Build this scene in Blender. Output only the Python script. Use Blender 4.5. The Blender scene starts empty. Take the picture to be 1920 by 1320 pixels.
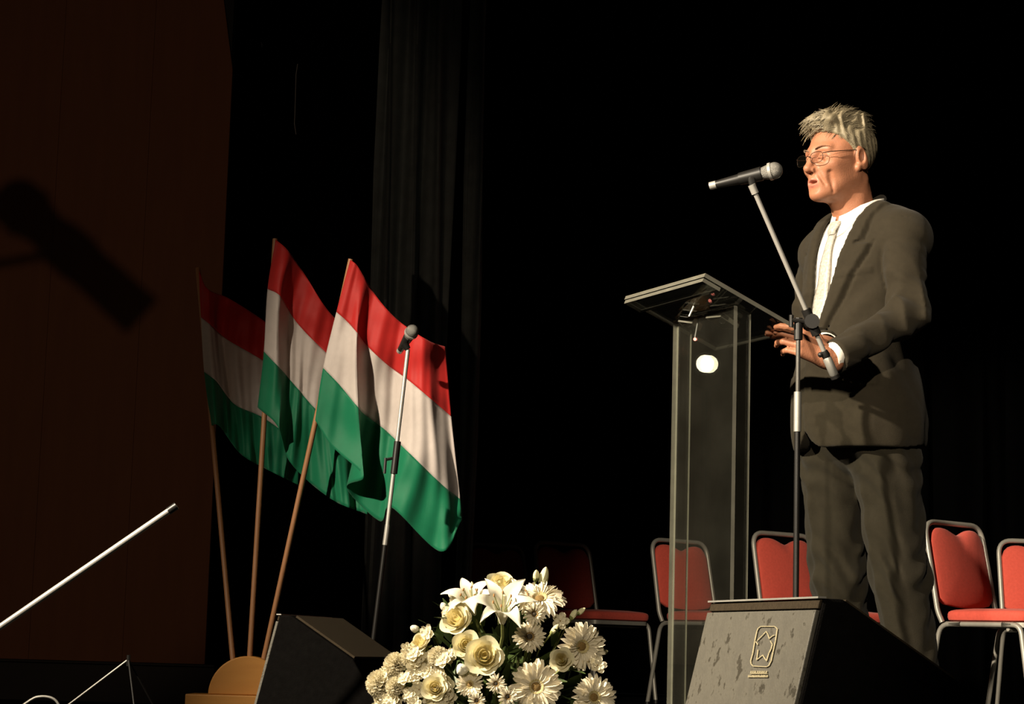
import bpy, bmesh, math, random
import numpy as np
from mathutils import Vector, Matrix

# ------------------------------------------------------------------ camera
scn = bpy.context.scene
COL = scn.collection
FPX, IW, IH = 4000.0, 1920, 1320
PITCH, ROLL = math.atan(555 / FPX), math.radians(1.6)
CAMP = Vector((0, 0, 0.27))
_f = Vector((0, math.cos(PITCH), math.sin(PITCH)))
_u0 = Vector((0, -math.sin(PITCH), math.cos(PITCH)))
_r0 = Vector((1, 0, 0))
CR = _r0 * math.cos(ROLL) + _u0 * math.sin(ROLL)
CU = _u0 * math.cos(ROLL) - _r0 * math.sin(ROLL)
cd = bpy.data.cameras.new('camera')
cd.sensor_fit = 'HORIZONTAL'; cd.sensor_width = 36.0
cd.lens = 36.0 * FPX / IW
cd.clip_start = 0.05; cd.clip_end = 100
cam = bpy.data.objects.new('camera', cd); COL.objects.link(cam)
m = Matrix((CR, CU, -_f)).transposed().to_4x4(); m.translation = CAMP
cam.matrix_world = m
scn.camera = cam

def P(px, py, D):
    """photo pixel at world depth D (metres in front of the camera) -> world point"""
    r = _f * FPX + CR * (px - IW / 2) - CU * (py - IH / 2)
    return CAMP + r * (D / r.y)

# ------------------------------------------------------------------ world, lights, exposure
w = bpy.data.worlds.new('hall_dark'); scn.world = w; w.use_nodes = True
w.node_tree.nodes['Background'].inputs[0].default_value = (0.9, 0.8, 0.7, 1)
w.node_tree.nodes['Background'].inputs[1].default_value = 0.0012
vs = scn.view_settings
vs.view_transform = 'Standard'; vs.look = 'None'; vs.gamma = 1; vs.use_curve_mapping = False
vs.exposure = 0.0

def spot(name, loc, target, watts, color, size_deg, blend, radius):
    l = bpy.data.lights.new(name, 'SPOT'); l.energy = watts; l.color = color
    l.spot_size = math.radians(size_deg); l.spot_blend = blend; l.shadow_soft_size = radius
    o = bpy.data.objects.new(name, l); COL.objects.link(o)
    o.location = loc
    o.rotation_euler = (Vector(target) - Vector(loc)).to_track_quat('-Z', 'Y').to_euler()
    return o
WARM = (1.0, 0.86, 0.66)
# key profile spot high in the left of the hall, front follow spot far back, low light that washes the side wall
spot('key_spot', (-4.2, 2.6, 3.6), (1.15, 5.45, 0.95), 4700, WARM, 56.5, 0.65, 0.07)
spot('front_spot', (-2.2, -6.0, 4.6), (1.66, 7.0, 1.12), 5000, WARM, 16.8, 0.45, 0.10)
spot('bouquet_fill', (-1.6, -5.0, 3.6), (0.12, 4.0, 0.28), 1500, WARM, 9.0, 0.5, 0.08)  # added fill lamp, brightens the flowers from the front
spot('wall_wash', (-2.0, 1.0, 0.9), (-2.35, 9.0, 1.75), 70, (1.0, 0.68, 0.45), 31, 0.35, 0.02)

# ------------------------------------------------------------------ materials
def mat(name, col, rough=0.6, metal=0.0, var=0.0, vscale=20.0, bump=0.0, bscale=200.0, sheen=0.0, spec=0.5, sss=0.0):
    M = bpy.data.materials.new(name); M.use_nodes = True
    nt = M.node_tree; b = nt.nodes['Principled BSDF']
    b.inputs['Roughness'].default_value = rough; b.inputs['Metallic'].default_value = metal
    b.inputs['Specular IOR Level'].default_value = spec
    if sheen: b.inputs['Sheen Weight'].default_value = sheen
    if sss:
        b.inputs['Subsurface Weight'].default_value = sss
        b.inputs['Subsurface Radius'].default_value = (0.01, 0.004, 0.002)
        b.inputs['Subsurface Scale'].default_value = 0.5
    tc = nt.nodes.new('ShaderNodeTexCoord')
    n = nt.nodes.new('ShaderNodeTexNoise'); n.inputs['Scale'].default_value = vscale
    n.inputs['Detail'].default_value = 4
    nt.links.new(tc.outputs['Object'], n.inputs['Vector'])
    mx = nt.nodes.new('ShaderNodeMix'); mx.data_type = 'RGBA'
    a = [c * (1 - var) for c in col]; c2 = [min(1, c * (1 + var)) for c in col]
    mx.inputs[6].default_value = (*a, 1); mx.inputs[7].default_value = (*c2, 1)
    nt.links.new(n.outputs['Fac'], mx.inputs[0]); nt.links.new(mx.outputs[2], b.inputs['Base Color'])
    if bump:
        n2 = nt.nodes.new('ShaderNodeTexNoise'); n2.inputs['Scale'].default_value = bscale
        nt.links.new(tc.outputs['Object'], n2.inputs['Vector'])
        bp = nt.nodes.new('ShaderNodeBump'); bp.inputs['Strength'].default_value = bump
        bp.inputs['Distance'].default_value = 0.002
        nt.links.new(n2.outputs['Fac'], bp.inputs['Height']); nt.links.new(bp.outputs['Normal'], b.inputs['Normal'])
    return M

def acrylic(name, tint=(0.97, 0.98, 0.96), haze=0.008):
    M = bpy.data.materials.new(name); M.use_nodes = True
    nt = M.node_tree; nt.nodes.clear(); N = nt.nodes.new; L = nt.links.new
    out = N('ShaderNodeOutputMaterial'); fr = N('ShaderNodeFresnel'); g = N('ShaderNodeNewGeometry')
    mm = N('ShaderNodeMix'); mm.data_type = 'FLOAT'
    mm.inputs[2].default_value = 1.49; mm.inputs[3].default_value = 1 / 1.49
    L(g.outputs['Backfacing'], mm.inputs[0]); L(mm.outputs[0], fr.inputs['IOR'])
    tr = N('ShaderNodeBsdfTransparent'); tr.inputs[0].default_value = (*tint, 1)
    gl = N('ShaderNodeBsdfGlossy'); gl.inputs['Roughness'].default_value = 0.0
    df = N('ShaderNodeBsdfDiffuse'); df.inputs[0].default_value = (0.5, 0.48, 0.38, 1)  # olive diffuse mixed in to imitate reflected haze in the clear plates
    tc = N('ShaderNodeTexCoord'); no = N('ShaderNodeTexNoise'); no.inputs['Scale'].default_value = 6; no.inputs['Detail'].default_value = 6
    L(tc.outputs['Object'], no.inputs['Vector'])
    ma = N('ShaderNodeMath'); ma.operation = 'MULTIPLY'; ma.inputs[1].default_value = haze * 2
    L(no.outputs['Fac'], ma.inputs[0])
    m1 = N('ShaderNodeMixShader'); L(ma.outputs[0], m1.inputs[0]); L(tr.outputs[0], m1.inputs[1]); L(df.outputs[0], m1.inputs[2])
    m2 = N('ShaderNodeMixShader'); L(fr.outputs[0], m2.inputs[0]); L(m1.outputs[0], m2.inputs[1]); L(gl.outputs[0], m2.inputs[2])
    L(m2.outputs[0], out.inputs[0])
    return M

def emit(name, col, strength):
    M = bpy.data.materials.new(name); M.use_nodes = True
    nt = M.node_tree; nt.nodes.clear()
    o = nt.nodes.new('ShaderNodeOutputMaterial'); e = nt.nodes.new('ShaderNodeEmission')
    e.inputs[0].default_value = (*col, 1); e.inputs[1].default_value = strength
    nt.links.new(e.outputs[0], o.inputs[0]); return M

def worn_panel(name):
    """grey paint with chipped dark spots and scuffs"""
    M = mat(name, (0.076, 0.070, 0.055), 0.6, 0, 0.3, 30, 0.35, 160)
    nt = M.node_tree; b = nt.nodes['Principled BSDF']; N = nt.nodes.new; L = nt.links.new
    src = b.inputs['Base Color'].links[0].from_socket
    tc = N('ShaderNodeTexCoord'); n = N('ShaderNodeTexNoise'); n.inputs['Scale'].default_value = 30; n.inputs['Detail'].default_value = 7
    n.inputs['Roughness'].default_value = 0.65
    L(tc.outputs['Object'], n.inputs['Vector'])
    r = N('ShaderNodeValToRGB'); r.color_ramp.elements[0].position = 0.57; r.color_ramp.elements[1].position = 0.62
    L(n.outputs['Fac'], r.inputs[0])
    mx = N('ShaderNodeMix'); mx.data_type = 'RGBA'; mx.inputs[7].default_value = (0.022, 0.018, 0.01, 1)
    L(r.outputs[0], mx.inputs[0]); L(src, mx.inputs[6])
    n3 = N('ShaderNodeTexNoise'); n3.inputs['Scale'].default_value = 240; L(tc.outputs['Object'], n3.inputs['Vector'])
    r3 = N('ShaderNodeValToRGB'); r3.color_ramp.elements[0].position = 0.62; r3.color_ramp.elements[1].position = 0.75
    r3.color_ramp.elements[1].color = (0.35, 0.35, 0.35, 1)
    L(n3.outputs['Fac'], r3.inputs[0])
    mx2 = N('ShaderNodeMix'); mx2.data_type = 'RGBA'; mx2.inputs[7].default_value = (0.12, 0.11, 0.088, 1)
    L(r3.outputs[0], mx2.inputs[0]); L(mx.outputs[2], mx2.inputs[6]); L(mx2.outputs[2], b.inputs['Base Color'])
    return M

def wood(name, c1, c2, scale=6, axis=(1, 1, 12), rough=0.5):
    M = mat(name, c1, rough, 0, 0.0, 10, 0.15, 60)
    nt = M.node_tree; b = nt.nodes['Principled BSDF']; N = nt.nodes.new; L = nt.links.new
    tc = N('ShaderNodeTexCoord'); mp = N('ShaderNodeMapping')
    mp.inputs['Scale'].default_value = [scale * (3 if a == 1 else .35) for a in axis]
    n = N('ShaderNodeTexNoise'); n.inputs['Scale'].default_value = 4; n.inputs['Detail'].default_value = 6
    L(tc.outputs['Object'], mp.inputs['Vector']); L(mp.outputs[0], n.inputs['Vector'])
    mx = N('ShaderNodeMix'); mx.data_type = 'RGBA'; mx.inputs[6].default_value = (*c1, 1); mx.inputs[7].default_value = (*c2, 1)
    L(n.outputs['Fac'], mx.inputs[0]); L(mx.outputs[2], b.inputs['Base Color'])
    return M

def cloth_mat(name, col, trans=0.25, rough=0.55):
    M = mat(name, col, rough, 0, 0.10, 40, 0.25, 900, sheen=0.15, spec=0.3)
    nt = M.node_tree; b = nt.nodes['Principled BSDF']; N = nt.nodes.new; L = nt.links.new
    t = N('ShaderNodeBsdfTranslucent'); t.inputs[0].default_value = (*col, 1)
    m_ = N('ShaderNodeMixShader'); m_.inputs[0].default_value = trans
    L(b.outputs[0], m_.inputs[1]); L(t.outputs[0], m_.inputs[2])
    L(m_.outputs[0], nt.nodes['Material Output'].inputs[0]); return M

M = {}
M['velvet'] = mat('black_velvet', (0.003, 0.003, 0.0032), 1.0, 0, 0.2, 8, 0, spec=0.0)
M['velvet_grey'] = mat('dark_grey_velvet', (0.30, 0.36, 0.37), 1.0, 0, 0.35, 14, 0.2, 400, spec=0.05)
M['stage'] = mat('black_stage_boards', (0.004, 0.004, 0.004), 0.9, 0, 0.4, 5, 0.1, 90, spec=0.05)
M['brownwall'] = wood('brown_wall_panel', (0.23, 0.088, 0.040), (0.31, 0.122, 0.052), 2.0, (1, 1, 12), 0.75)
M['plinth'] = mat('black_plinth', (0.006, 0.005, 0.005), 0.6, 0, 0.3, 10)
M['skin'] = mat('skin', (0.37, 0.155, 0.085), 0.5, 0, 0.14, 45, 0.25, 260, spec=0.35, sss=0.12)
M['lip'] = mat('lip_skin', (0.42, 0.155, 0.105), 0.4, 0, 0.1, 60, spec=0.4)
M['hair'] = mat('greying_hair', (0.20, 0.165, 0.105), 0.55, 0, 0.55, 70, 0.5, 300, spec=0.35)
M['brow'] = mat('grey_brown_brow', (0.23, 0.16, 0.10), 0.7, 0, 0.3, 90)
M['suit'] = mat('charcoal_suit_wool', (0.0255, 0.0202, 0.0120), 0.85, 0, 0.18, 60, 0.4, 900, sheen=0.05, spec=0.15)
M['suit_trouser'] = mat('charcoal_trouser_wool', (0.019, 0.0155, 0.0092), 0.85, 0, 0.18, 60, 0.4, 900, sheen=0.05, spec=0.15)
M['shirt'] = mat('white_shirt_cotton', (0.80, 0.76, 0.68), 0.8, 0, 0.05, 30, 0.2, 800)
M['shoe'] = mat('black_leather', (0.012, 0.01, 0.009), 0.35, 0, 0.2, 30)
M['glassmetal'] = mat('dark_spectacle_metal', (0.05, 0.035, 0.025), 0.3, 0.8, 0.1, 30)
M['lens'] = acrylic('spectacle_lens', (0.98, 0.98, 0.98), 0.004)
M['black_metal'] = mat('black_painted_steel', (0.012, 0.011, 0.010), 0.35, 0.2, 0.2, 40)
M['black_plastic'] = mat('black_plastic', (0.012, 0.011, 0.010), 0.4, 0, 0.2, 40)
M['chrome'] = mat('brushed_chrome', (0.50, 0.48, 0.44), 0.36, 0.45, 0.08, 60)
M['dark_rod'] = mat('dark_steel_rod', (0.11, 0.105, 0.095), 0.35, 0.5, 0.15, 50)
M['grey_metal'] = mat('dull_grey_steel', (0.34, 0.33, 0.30), 0.45, 0.5, 0.15, 50)
M['chair_metal'] = mat('satin_silver_tube', (0.40, 0.38, 0.33), 0.42, 0.35, 0.12, 50)
M['mesh_grille'] = mat('microphone_grille', (0.22, 0.21, 0.19), 0.4, 0.5, 0.45, 600, 0.9, 900)
M['red_fabric'] = mat('red_chair_fabric', (0.70, 0.105, 0.072), 0.85, 0, 0.16, 90, 0.5, 500, sheen=0.1, spec=0.1)
M['acrylic'] = acrylic('clear_acrylic')
M['acrylic_edge'] = mat('polished_acrylic_edge', (0.13, 0.125, 0.10), 0.25, 0, 0.35, 18)
M['worn'] = worn_panel('worn_grey_panel')
M['wedge_black'] = mat('black_textured_cabinet', (0.003, 0.0027, 0.0025), 0.9, 0, 0.4, 60, 0.4, 300, spec=0.02)
M['wedge_grille'] = mat('brown_black_speaker_grille', (0.030, 0.022, 0.013), 0.8, 0, 0.5, 160, 0.6, 500, spec=0.1)
M['logo'] = mat('pale_logo_print', (0.30, 0.26, 0.16), 0.6, 0, 0.25, 120)
M['flag_red'] = cloth_mat('flag_red_satin', (0.58, 0.022, 0.019))
M['flag_white'] = cloth_mat('flag_white_satin', (0.68, 0.60, 0.555))
M['flag_green'] = cloth_mat('flag_green_satin', (0.007, 0.21, 0.095))
M['pole_wood'] = wood('pole_wood', (0.34, 0.155, 0.062), (0.46, 0.22, 0.10), 8)
M['base_wood'] = wood('base_wood', (0.50, 0.215, 0.045), (0.60, 0.28, 0.065), 5, (12, 1, 1), 0.45)
def petal_mat(name, col, trans=0.22):
    return cloth_mat(name, col, trans, 0.6)
M['gerb'] = petal_mat('gerbera_cream_petal', (0.76, 0.69, 0.52))
M['gerb_c'] = mat('gerbera_centre', (0.20, 0.12, 0.03), 0.8, 0, 0.4, 300, 0.8, 700)
M['gerb_d'] = mat('gerbera_dark_centre', (0.035, 0.025, 0.012), 0.8, 0, 0.4, 300, 0.8, 700)
M['gerb_ring'] = mat('gerbera_inner_florets', (0.50, 0.41, 0.18), 0.8, 0, 0.3, 300, 0.8, 700)
M['rose'] = petal_mat('cream_rose_petal', (0.78, 0.72, 0.48))
M['rose_in'] = petal_mat('rose_heart_petal', (0.76, 0.66, 0.33))
M['lily'] = petal_mat('white_lily_petal', (0.80, 0.76, 0.62))
M['carn'] = petal_mat('carnation_petal', (0.74, 0.68, 0.50))
M['bud'] = petal_mat('pale_bud', (0.76, 0.73, 0.45))
M['green'] = mat('leaf_green', (0.055, 0.085, 0.022), 0.5, 0, 0.5, 30, 0.3, 200)
M['green2'] = mat('sepal_green', (0.18, 0.20, 0.06), 0.6, 0, 0.4, 30, 0.3, 200)
M['anther'] = mat('anther_brown', (0.25, 0.13, 0.04), 0.8, 0, 0.3, 100)
M['wicker'] = mat('dark_wicker', (0.08, 0.05, 0.025), 0.7, 0, 0.4, 40, 0.6, 120)
M['thread'] = mat('pale_thread', (0.75, 0.75, 0.75), 0.6, 0, 0.1, 50)
M['cable'] = mat('cable_rubber', (0.10, 0.09, 0.08), 0.5, 0, 0.1, 50)

# ------------------------------------------------------------------ scene graph helpers
def tag(o, label=None, cat=None, group=None, kind=None):
    if label: o['label'] = label
    if cat: o['category'] = cat
    if group: o['group'] = group
    if kind: o['kind'] = kind
    return o
def empty(name, loc=(0, 0, 0), rz=0.0, label=None, cat=None, group=None):
    o = bpy.data.objects.new(name, None); COL.objects.link(o)
    o.empty_display_size = 0.05
    o.location = loc; o.rotation_euler = (0, 0, rz)
    return tag(o, label, cat, group)
def meshobj(name, verts, faces, material, parent=None, smooth=True, mats=None, fmat=None):
    me = bpy.data.meshes.new(name)
    me.from_pydata([tuple(map(float, v)) for v in verts], [], faces)
    for mm in (mats or [material]): me.materials.append(mm)
    if fmat is not None: me.polygons.foreach_set('material_index', fmat)
    if smooth: me.polygons.foreach_set('use_smooth', [True] * len(me.polygons))
    me.update()
    o = bpy.data.objects.new(name, me); COL.objects.link(o)
    if parent: o.parent = parent
    return o
class MB:
    """collects shapes of ONE part"""
    def __init__(s): s.v = []; s.f = []; s.m = []
    def add(s, V, F, mi=0):
        b = len(s.v); s.v += [Vector(x) for x in V]
        s.f += [[i + b for i in f] for f in F]; s.m += [mi] * len(F); return s
    def box(s, lo, hi, mi=0, T=None, emi=None):
        V = [Vector((x, y, z)) for x in (lo[0], hi[0]) for y in (lo[1], hi[1]) for z in (lo[2], hi[2])]
        if T: V = [T @ x for x in V]
        return s.add(V, [[0, 1, 3, 2], [4, 6, 7, 5], [0, 4, 5, 1], [2, 3, 7, 6], [0, 2, 6, 4], [1, 5, 7, 3]], mi)
    def tube(s, pts, rad, n=10, mi=0, cap=True):
        pts = [Vector(p) for p in pts]
        R = rad if isinstance(rad, (list, tuple)) else [rad] * len(pts)
        V = []; F = []
        t0 = (pts[1] - pts[0]).normalized()
        a = t0.orthogonal().normalized()
        for i, p in enumerate(pts):
            t = (pts[min(i + 1, len(pts) - 1)] - pts[max(i - 1, 0)])
            t = t.normalized() if t.length > 1e-9 else t0
            a = (a - t * a.dot(t)).normalized(); b = t.cross(a)
            for k in range(n):
                q = 2 * math.pi * k / n
                V.append(p + (a * math.cos(q) + b * math.sin(q)) * R[i])
        for i in range(len(pts) - 1):
            for k in range(n):
                k2 = (k + 1) % n
                F.append([i * n + k, i * n + k2, (i + 1) * n + k2, (i + 1) * n + k])
        if cap:
            F.append(list(range(n))[::-1]); F.append([(len(pts) - 1) * n + k for k in range(n)])
        return s.add(V, F, mi)
    def sphere(s, c, r, nu=16, nv=10, mi=0):
        r = r if isinstance(r, (tuple, list)) else (r, r, r); c = Vector(c); V = []; F = []
        for j in range(nv + 1):
            th = math.pi * j / nv
            for k in range(nu):
                ph = 2 * math.pi * k / nu
                V.append(c + Vector((r[0] * math.sin(th) * math.cos(ph), r[1] * math.sin(th) * math.sin(ph), r[2] * math.cos(th))))
        for j in range(nv):
            for k in range(nu):
                k2 = (k + 1) % nu
                F.append([j * nu + k, (j + 1) * nu + k, (j + 1) * nu + k2, j * nu + k2])
        return s.add(V, F, mi)
    def prism(s, prof, a, b, org, X, Y, Z, mi=0):
        """profile of (x,z) pairs extruded along Y from a to b, frame org,X,Y,Z"""
        n = len(prof); org = Vector(org)
        V = [org + X * p[0] + Z * p[1] + Y * a for p in prof] + [org + X * p[0] + Z * p[1] + Y * b for p in prof]
        F = [list(range(n)), [n + i for i in range(n)][::-1]]
        F += [[i, n + i, n + (i + 1) % n, (i + 1) % n] for i in range(n)]
        return s.add(V, F, mi)
    def grid(s, G, mi=0, closed_u=False):
        """G[i][j] points"""
        nu, nv = len(G), len(G[0]); V = [p for r in G for p in r]; F = []
        for i in range(nu if closed_u else nu - 1):
            for j in range(nv - 1):
                i2 = (i + 1) % nu
                F.append([i * nv + j, i2 * nv + j, i2 * nv + j + 1, i * nv + j + 1])
        return s.add(V, F, mi)
    def build(s, name, material, parent=None, smooth=True, mats=None, bevel=0.0, fix=True):
        o = meshobj(name, s.v, s.f, material, parent, smooth, mats, s.m)
        if fix:
            bm = bmesh.new(); bm.from_mesh(o.data)
            bmesh.ops.remove_doubles(bm, verts=bm.verts, dist=1e-6)
            bmesh.ops.recalc_face_normals(bm, faces=bm.faces)
            bm.to_mesh(o.data); bm.free()
        if bevel:
            b = o.modifiers.new('bevel', 'BEVEL'); b.width = bevel; b.segments = 2; b.limit_method = 'ANGLE'
            b.harden_normals = False
        if smooth:
            try: o.data.set_sharp_from_angle(angle=math.radians(40))
            except Exception: pass
        return o
def copy_tree(o, parent=None):
    c = o.copy(); COL.objects.link(c); c.parent = parent
    for ch in list(o.children): copy_tree(ch, c)
    return c

# ------------------------------------------------------------------ signed distance modelling (organic shapes)
def rc(p, a, b, ra, rb=None):
    rb = ra if rb is None else rb
    a = np.array(a, np.float32); b = np.array(b, np.float32); ba = b - a
    L2 = float(ba @ ba) + 1e-12
    px, py, pz = p[0] - a[0], p[1] - a[1], p[2] - a[2]
    t = np.clip((px * ba[0] + py * ba[1] + pz * ba[2]) / L2, 0, 1)
    return np.sqrt((px - t * ba[0]) ** 2 + (py - t * ba[1]) ** 2 + (pz - t * ba[2]) ** 2) - (ra + (rb - ra) * t)
def ell(p, c, r):
    x, y, z = (p[0] - c[0]), (p[1] - c[1]), (p[2] - c[2])
    k0 = np.sqrt((x / r[0]) ** 2 + (y / r[1]) ** 2 + (z / r[2]) ** 2)
    k1 = np.sqrt((x / r[0] ** 2) ** 2 + (y / r[1] ** 2) ** 2 + (z / r[2] ** 2) ** 2) + 1e-9
    return k0 * (k0 - 1) / k1
def smin(a, b, k):
    h = np.clip(0.5 + 0.5 * (b - a) / k, 0, 1)
    return b + (a - b) * h - k * h * (1 - h)
def smax(a, b, k): return -smin(-a, -b, k)
def sstep(e0, e1, x):
    t = np.clip((x - e0) / (e1 - e0), 0, 1); return t * t * (3 - 2 * t)
def xform(p, R, o):
    """world arrays -> local: R rows are local axes in world, o origin"""
    q = [p[i] - o[i] for i in range(3)]
    return [R[i][0] * q[0] + R[i][1] * q[1] + R[i][2] * q[2] for i in range(3)]
def surface_nets(fn, lo, hi, h):
    ax = [np.arange(lo[i], hi[i] + h, h, dtype=np.float32) for i in range(3)]
    X, Y, Z = np.meshgrid(*ax, indexing='ij')
    d = fn((X, Y, Z)).astype(np.float32)
    ins = d < 0
    sh = tuple(s - 1 for s in d.shape)
    acc = np.zeros(sh + (3,), np.float32); cnt = np.zeros(sh, np.float32)
    offs = [(i, j, k) for i in (0, 1) for j in (0, 1) for k in (0, 1)]
    def sl(o): return tuple(slice(o[i], o[i] + sh[i]) for i in range(3))
    for o in offs:
        for axs in range(3):
            if o[axs]: continue
            o2 = list(o); o2[axs] = 1
            a = d[sl(o)]; b = d[sl(o2)]
            mk = (a < 0) != (b < 0)
            t = np.where(mk, a / (a - b + 1e-20), 0)
            for i in range(3):
                acc[..., i] += np.where(mk, (t if i == axs else o[i]), 0)
            cnt += mk
    act = cnt > 0
    idx = -np.ones(sh, np.int64); idx[act] = np.arange(act.sum())
    I = np.argwhere(act)
    V = (I + acc[act] / cnt[act][:, None]) * h + np.array(lo, np.float32)
    F = []
    for axs in range(3):
        a1, a2 = (axs + 1) % 3, (axs + 2) % 3
        A = [slice(None)] * 3; B = [slice(None)] * 3
        A[axs] = slice(0, -1); B[axs] = slice(1, None)
        sg = ins[tuple(A)] != ins[tuple(B)]
        E = np.argwhere(sg)
        ok = (E[:, a1] > 0) & (E[:, a2] > 0) & (E[:, a1] < sh[a1]) & (E[:, a2] < sh[a2])
        E = E[ok]
        fl = ins[tuple(A)][tuple(E.T)]
        def g(o1, o2):
            q = E.copy(); q[:, a1] -= o1; q[:, a2] -= o2; return idx[tuple(q.T)]
        q = np.stack([g(1, 1), g(0, 1), g(0, 0), g(1, 0)], 1)
        q[~fl] = q[~fl][:, ::-1]
        q = q[(q >= 0).all(1)]
        F.append(q)
    return V, np.concatenate(F)
def mesh_np(name, parts, mats, parent=None, fmat=None):
    """parts: list of (V,F) numpy arrays -> one mesh object"""
    Vs, Fs, b = [], [], 0
    for V, F in parts: Vs.append(V); Fs.append(F + b); b += len(V)
    V = np.concatenate(Vs); F = np.concatenate(Fs)
    me = bpy.data.meshes.new(name)
    me.vertices.add(len(V)); me.vertices.foreach_set('co', V.astype(np.float32).ravel())
    me.loops.add(len(F) * 4); me.loops.foreach_set('vertex_index', F.astype(np.int32).ravel())
    me.polygons.add(len(F)); me.polygons.foreach_set('loop_start', np.arange(0, len(F) * 4, 4, dtype=np.int32))
    for mm in mats: me.materials.append(mm)
    me.polygons.foreach_set('use_smooth', [True] * len(F))
    if fmat is not None:
        C = V[F].mean(1); me.polygons.foreach_set('material_index', fmat(C).astype(np.int32))
    me.update(calc_edges=True); me.validate()
    o = bpy.data.objects.new(name, me); COL.objects.link(o)
    if parent: o.parent = parent
    return o
# ================================================================== SETTING
def sx(px, py, D): return P(px, py, D).x
def zpx(px, py, D): return P(px, py, D).z
mb = MB()
for i in range(22):
    y0 = 2.75 + i * 0.5
    mb.box((-5.5, y0, -0.04), (5.5, y0 + 0.496, 0.0))
mb.box((-5.5, 2.75, -0.9), (5.5, 13.8, -0.04))
tag(mb.build('floor', M['stage'], smooth=False), 'black stage floor of wide painted boards', kind='structure')

# side wall of tall brown panels on a black plinth
WD = 9.0
xe = sx(410, 685, WD); zt = zpx(437, 130, WD); zb = zpx(300, 1243, WD)
wl = MB().box((-5.5, WD + 0.02, 0), (xe - 0.01, WD + 0.12, 4.2)).build('wall_left', M['plinth'], smooth=False)
tag(wl, 'dim brown panelled side wall of the stage', kind='structure')
seams = [-5.5, sx(-260, 600, WD), sx(90, 600, WD), sx(262, 600, WD), xe]
for i in range(4):
    a, b = seams[i] + 0.0004, seams[i + 1] - 0.0004
    if i < 3:
        prof = [(a, zb), (b, zb), (b, 4.2), (a, 4.2)]
    else:   # last panel cut at its upper corner to shape a shadow's edge
        prof = [(a, zb), (b, zb), (b, zt), (sx(378, 0, WD) - 0.1, 4.2), (a, 4.2)]
    q = MB().prism(prof, WD, WD + 0.02, (0, 0, 0), Vector((1, 0, 0)), Vector((0, 1, 0)), Vector((0, 0, 1)))
    q.build('wall_panel', M['brownwall'], wl, smooth=False, bevel=0.0008)
pl = MB().box((-5.5, WD - 0.05, 0), (xe + 0.05, WD + 0.02, zb - 0.012), 0).box((-5.5, WD - 0.06, zb - 0.012), (xe + 0.05, WD + 0.02, zb))
tag(pl.build('baseboard_left', M['plinth'], smooth=False, bevel=0.003), 'black plinth along the foot of the brown side wall', kind='structure')

def curtain(name, px0, px1, D, z1, amp, per, seed, material, label, xs=None):
    rng = random.Random(seed)
    x0, x1 = xs if xs else (sx(px0, 700, D), sx(px1, 700, D))
    G = []; x = x0; ph = 0.0; n = max(60, int((x1 - x0) / per * 14)); loc = per
    for i in range(n + 1):
        x = x0 + (x1 - x0) * i / n
        if i % 14 == 0: loc = per * rng.uniform(0.65, 1.5); aa = amp * rng.uniform(0.5, 1.3)
        ph += (x1 - x0) / n / loc * 2 * math.pi
        row = []
        for j in range(9):
            z = 0.012 + (z1 - 0.012) * j / 8
            yy = D + aa * math.sin(ph + 0.25 * math.sin(z * 1.3 + seed)) + 0.35 * aa * math.sin(2.3 * ph + z * 0.6)
            row.append(Vector((x + 0.012 * math.sin(z * 1.7 + ph), yy, z)))
        G.append(row)
    o = MB().grid(G).build(name, material)
    s = o.modifiers.new('thickness', 'SOLIDIFY'); s.thickness = 0.004
    return tag(o, label, 'curtain')
curtain('stage_curtain', 0, 0, 13.4, 5.4, 0.09, 0.32, 3, M['velvet'], 'black velvet backdrop curtain across the rear of the stage', xs=(-5.3, 5.3))
cur2 = curtain('stage_curtain', 385, 700, 10.2, 5.0, 0.05, 0.20, 8, M['velvet'], 'black curtain hanging between brown wall and the flags')
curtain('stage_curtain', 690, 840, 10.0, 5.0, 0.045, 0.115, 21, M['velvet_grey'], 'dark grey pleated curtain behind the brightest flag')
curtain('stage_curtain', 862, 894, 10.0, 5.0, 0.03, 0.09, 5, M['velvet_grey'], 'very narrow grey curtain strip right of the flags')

# thread and fluff stuck on the black curtain
g = [P(555 + dx, y, 10.115) for dx, y in ((3, 120), (0, 140), (-1, 175), (-2, 210), (-3, 232), (0, 252))]
MB().tube(g, 0.0018, 6).build('thread', M['thread'], cur2)['label'] = 'thin pale thread caught on the curtain'
g = [P(489, 78, 10.115), P(491, 84, 10.115), P(490, 89, 10.115)]
MB().tube(g, [0.002, 0.006, 0.003], 8).build('lint_tuft', M['thread'], cur2)['label'] = 'tiny white speck of lint'

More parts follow.
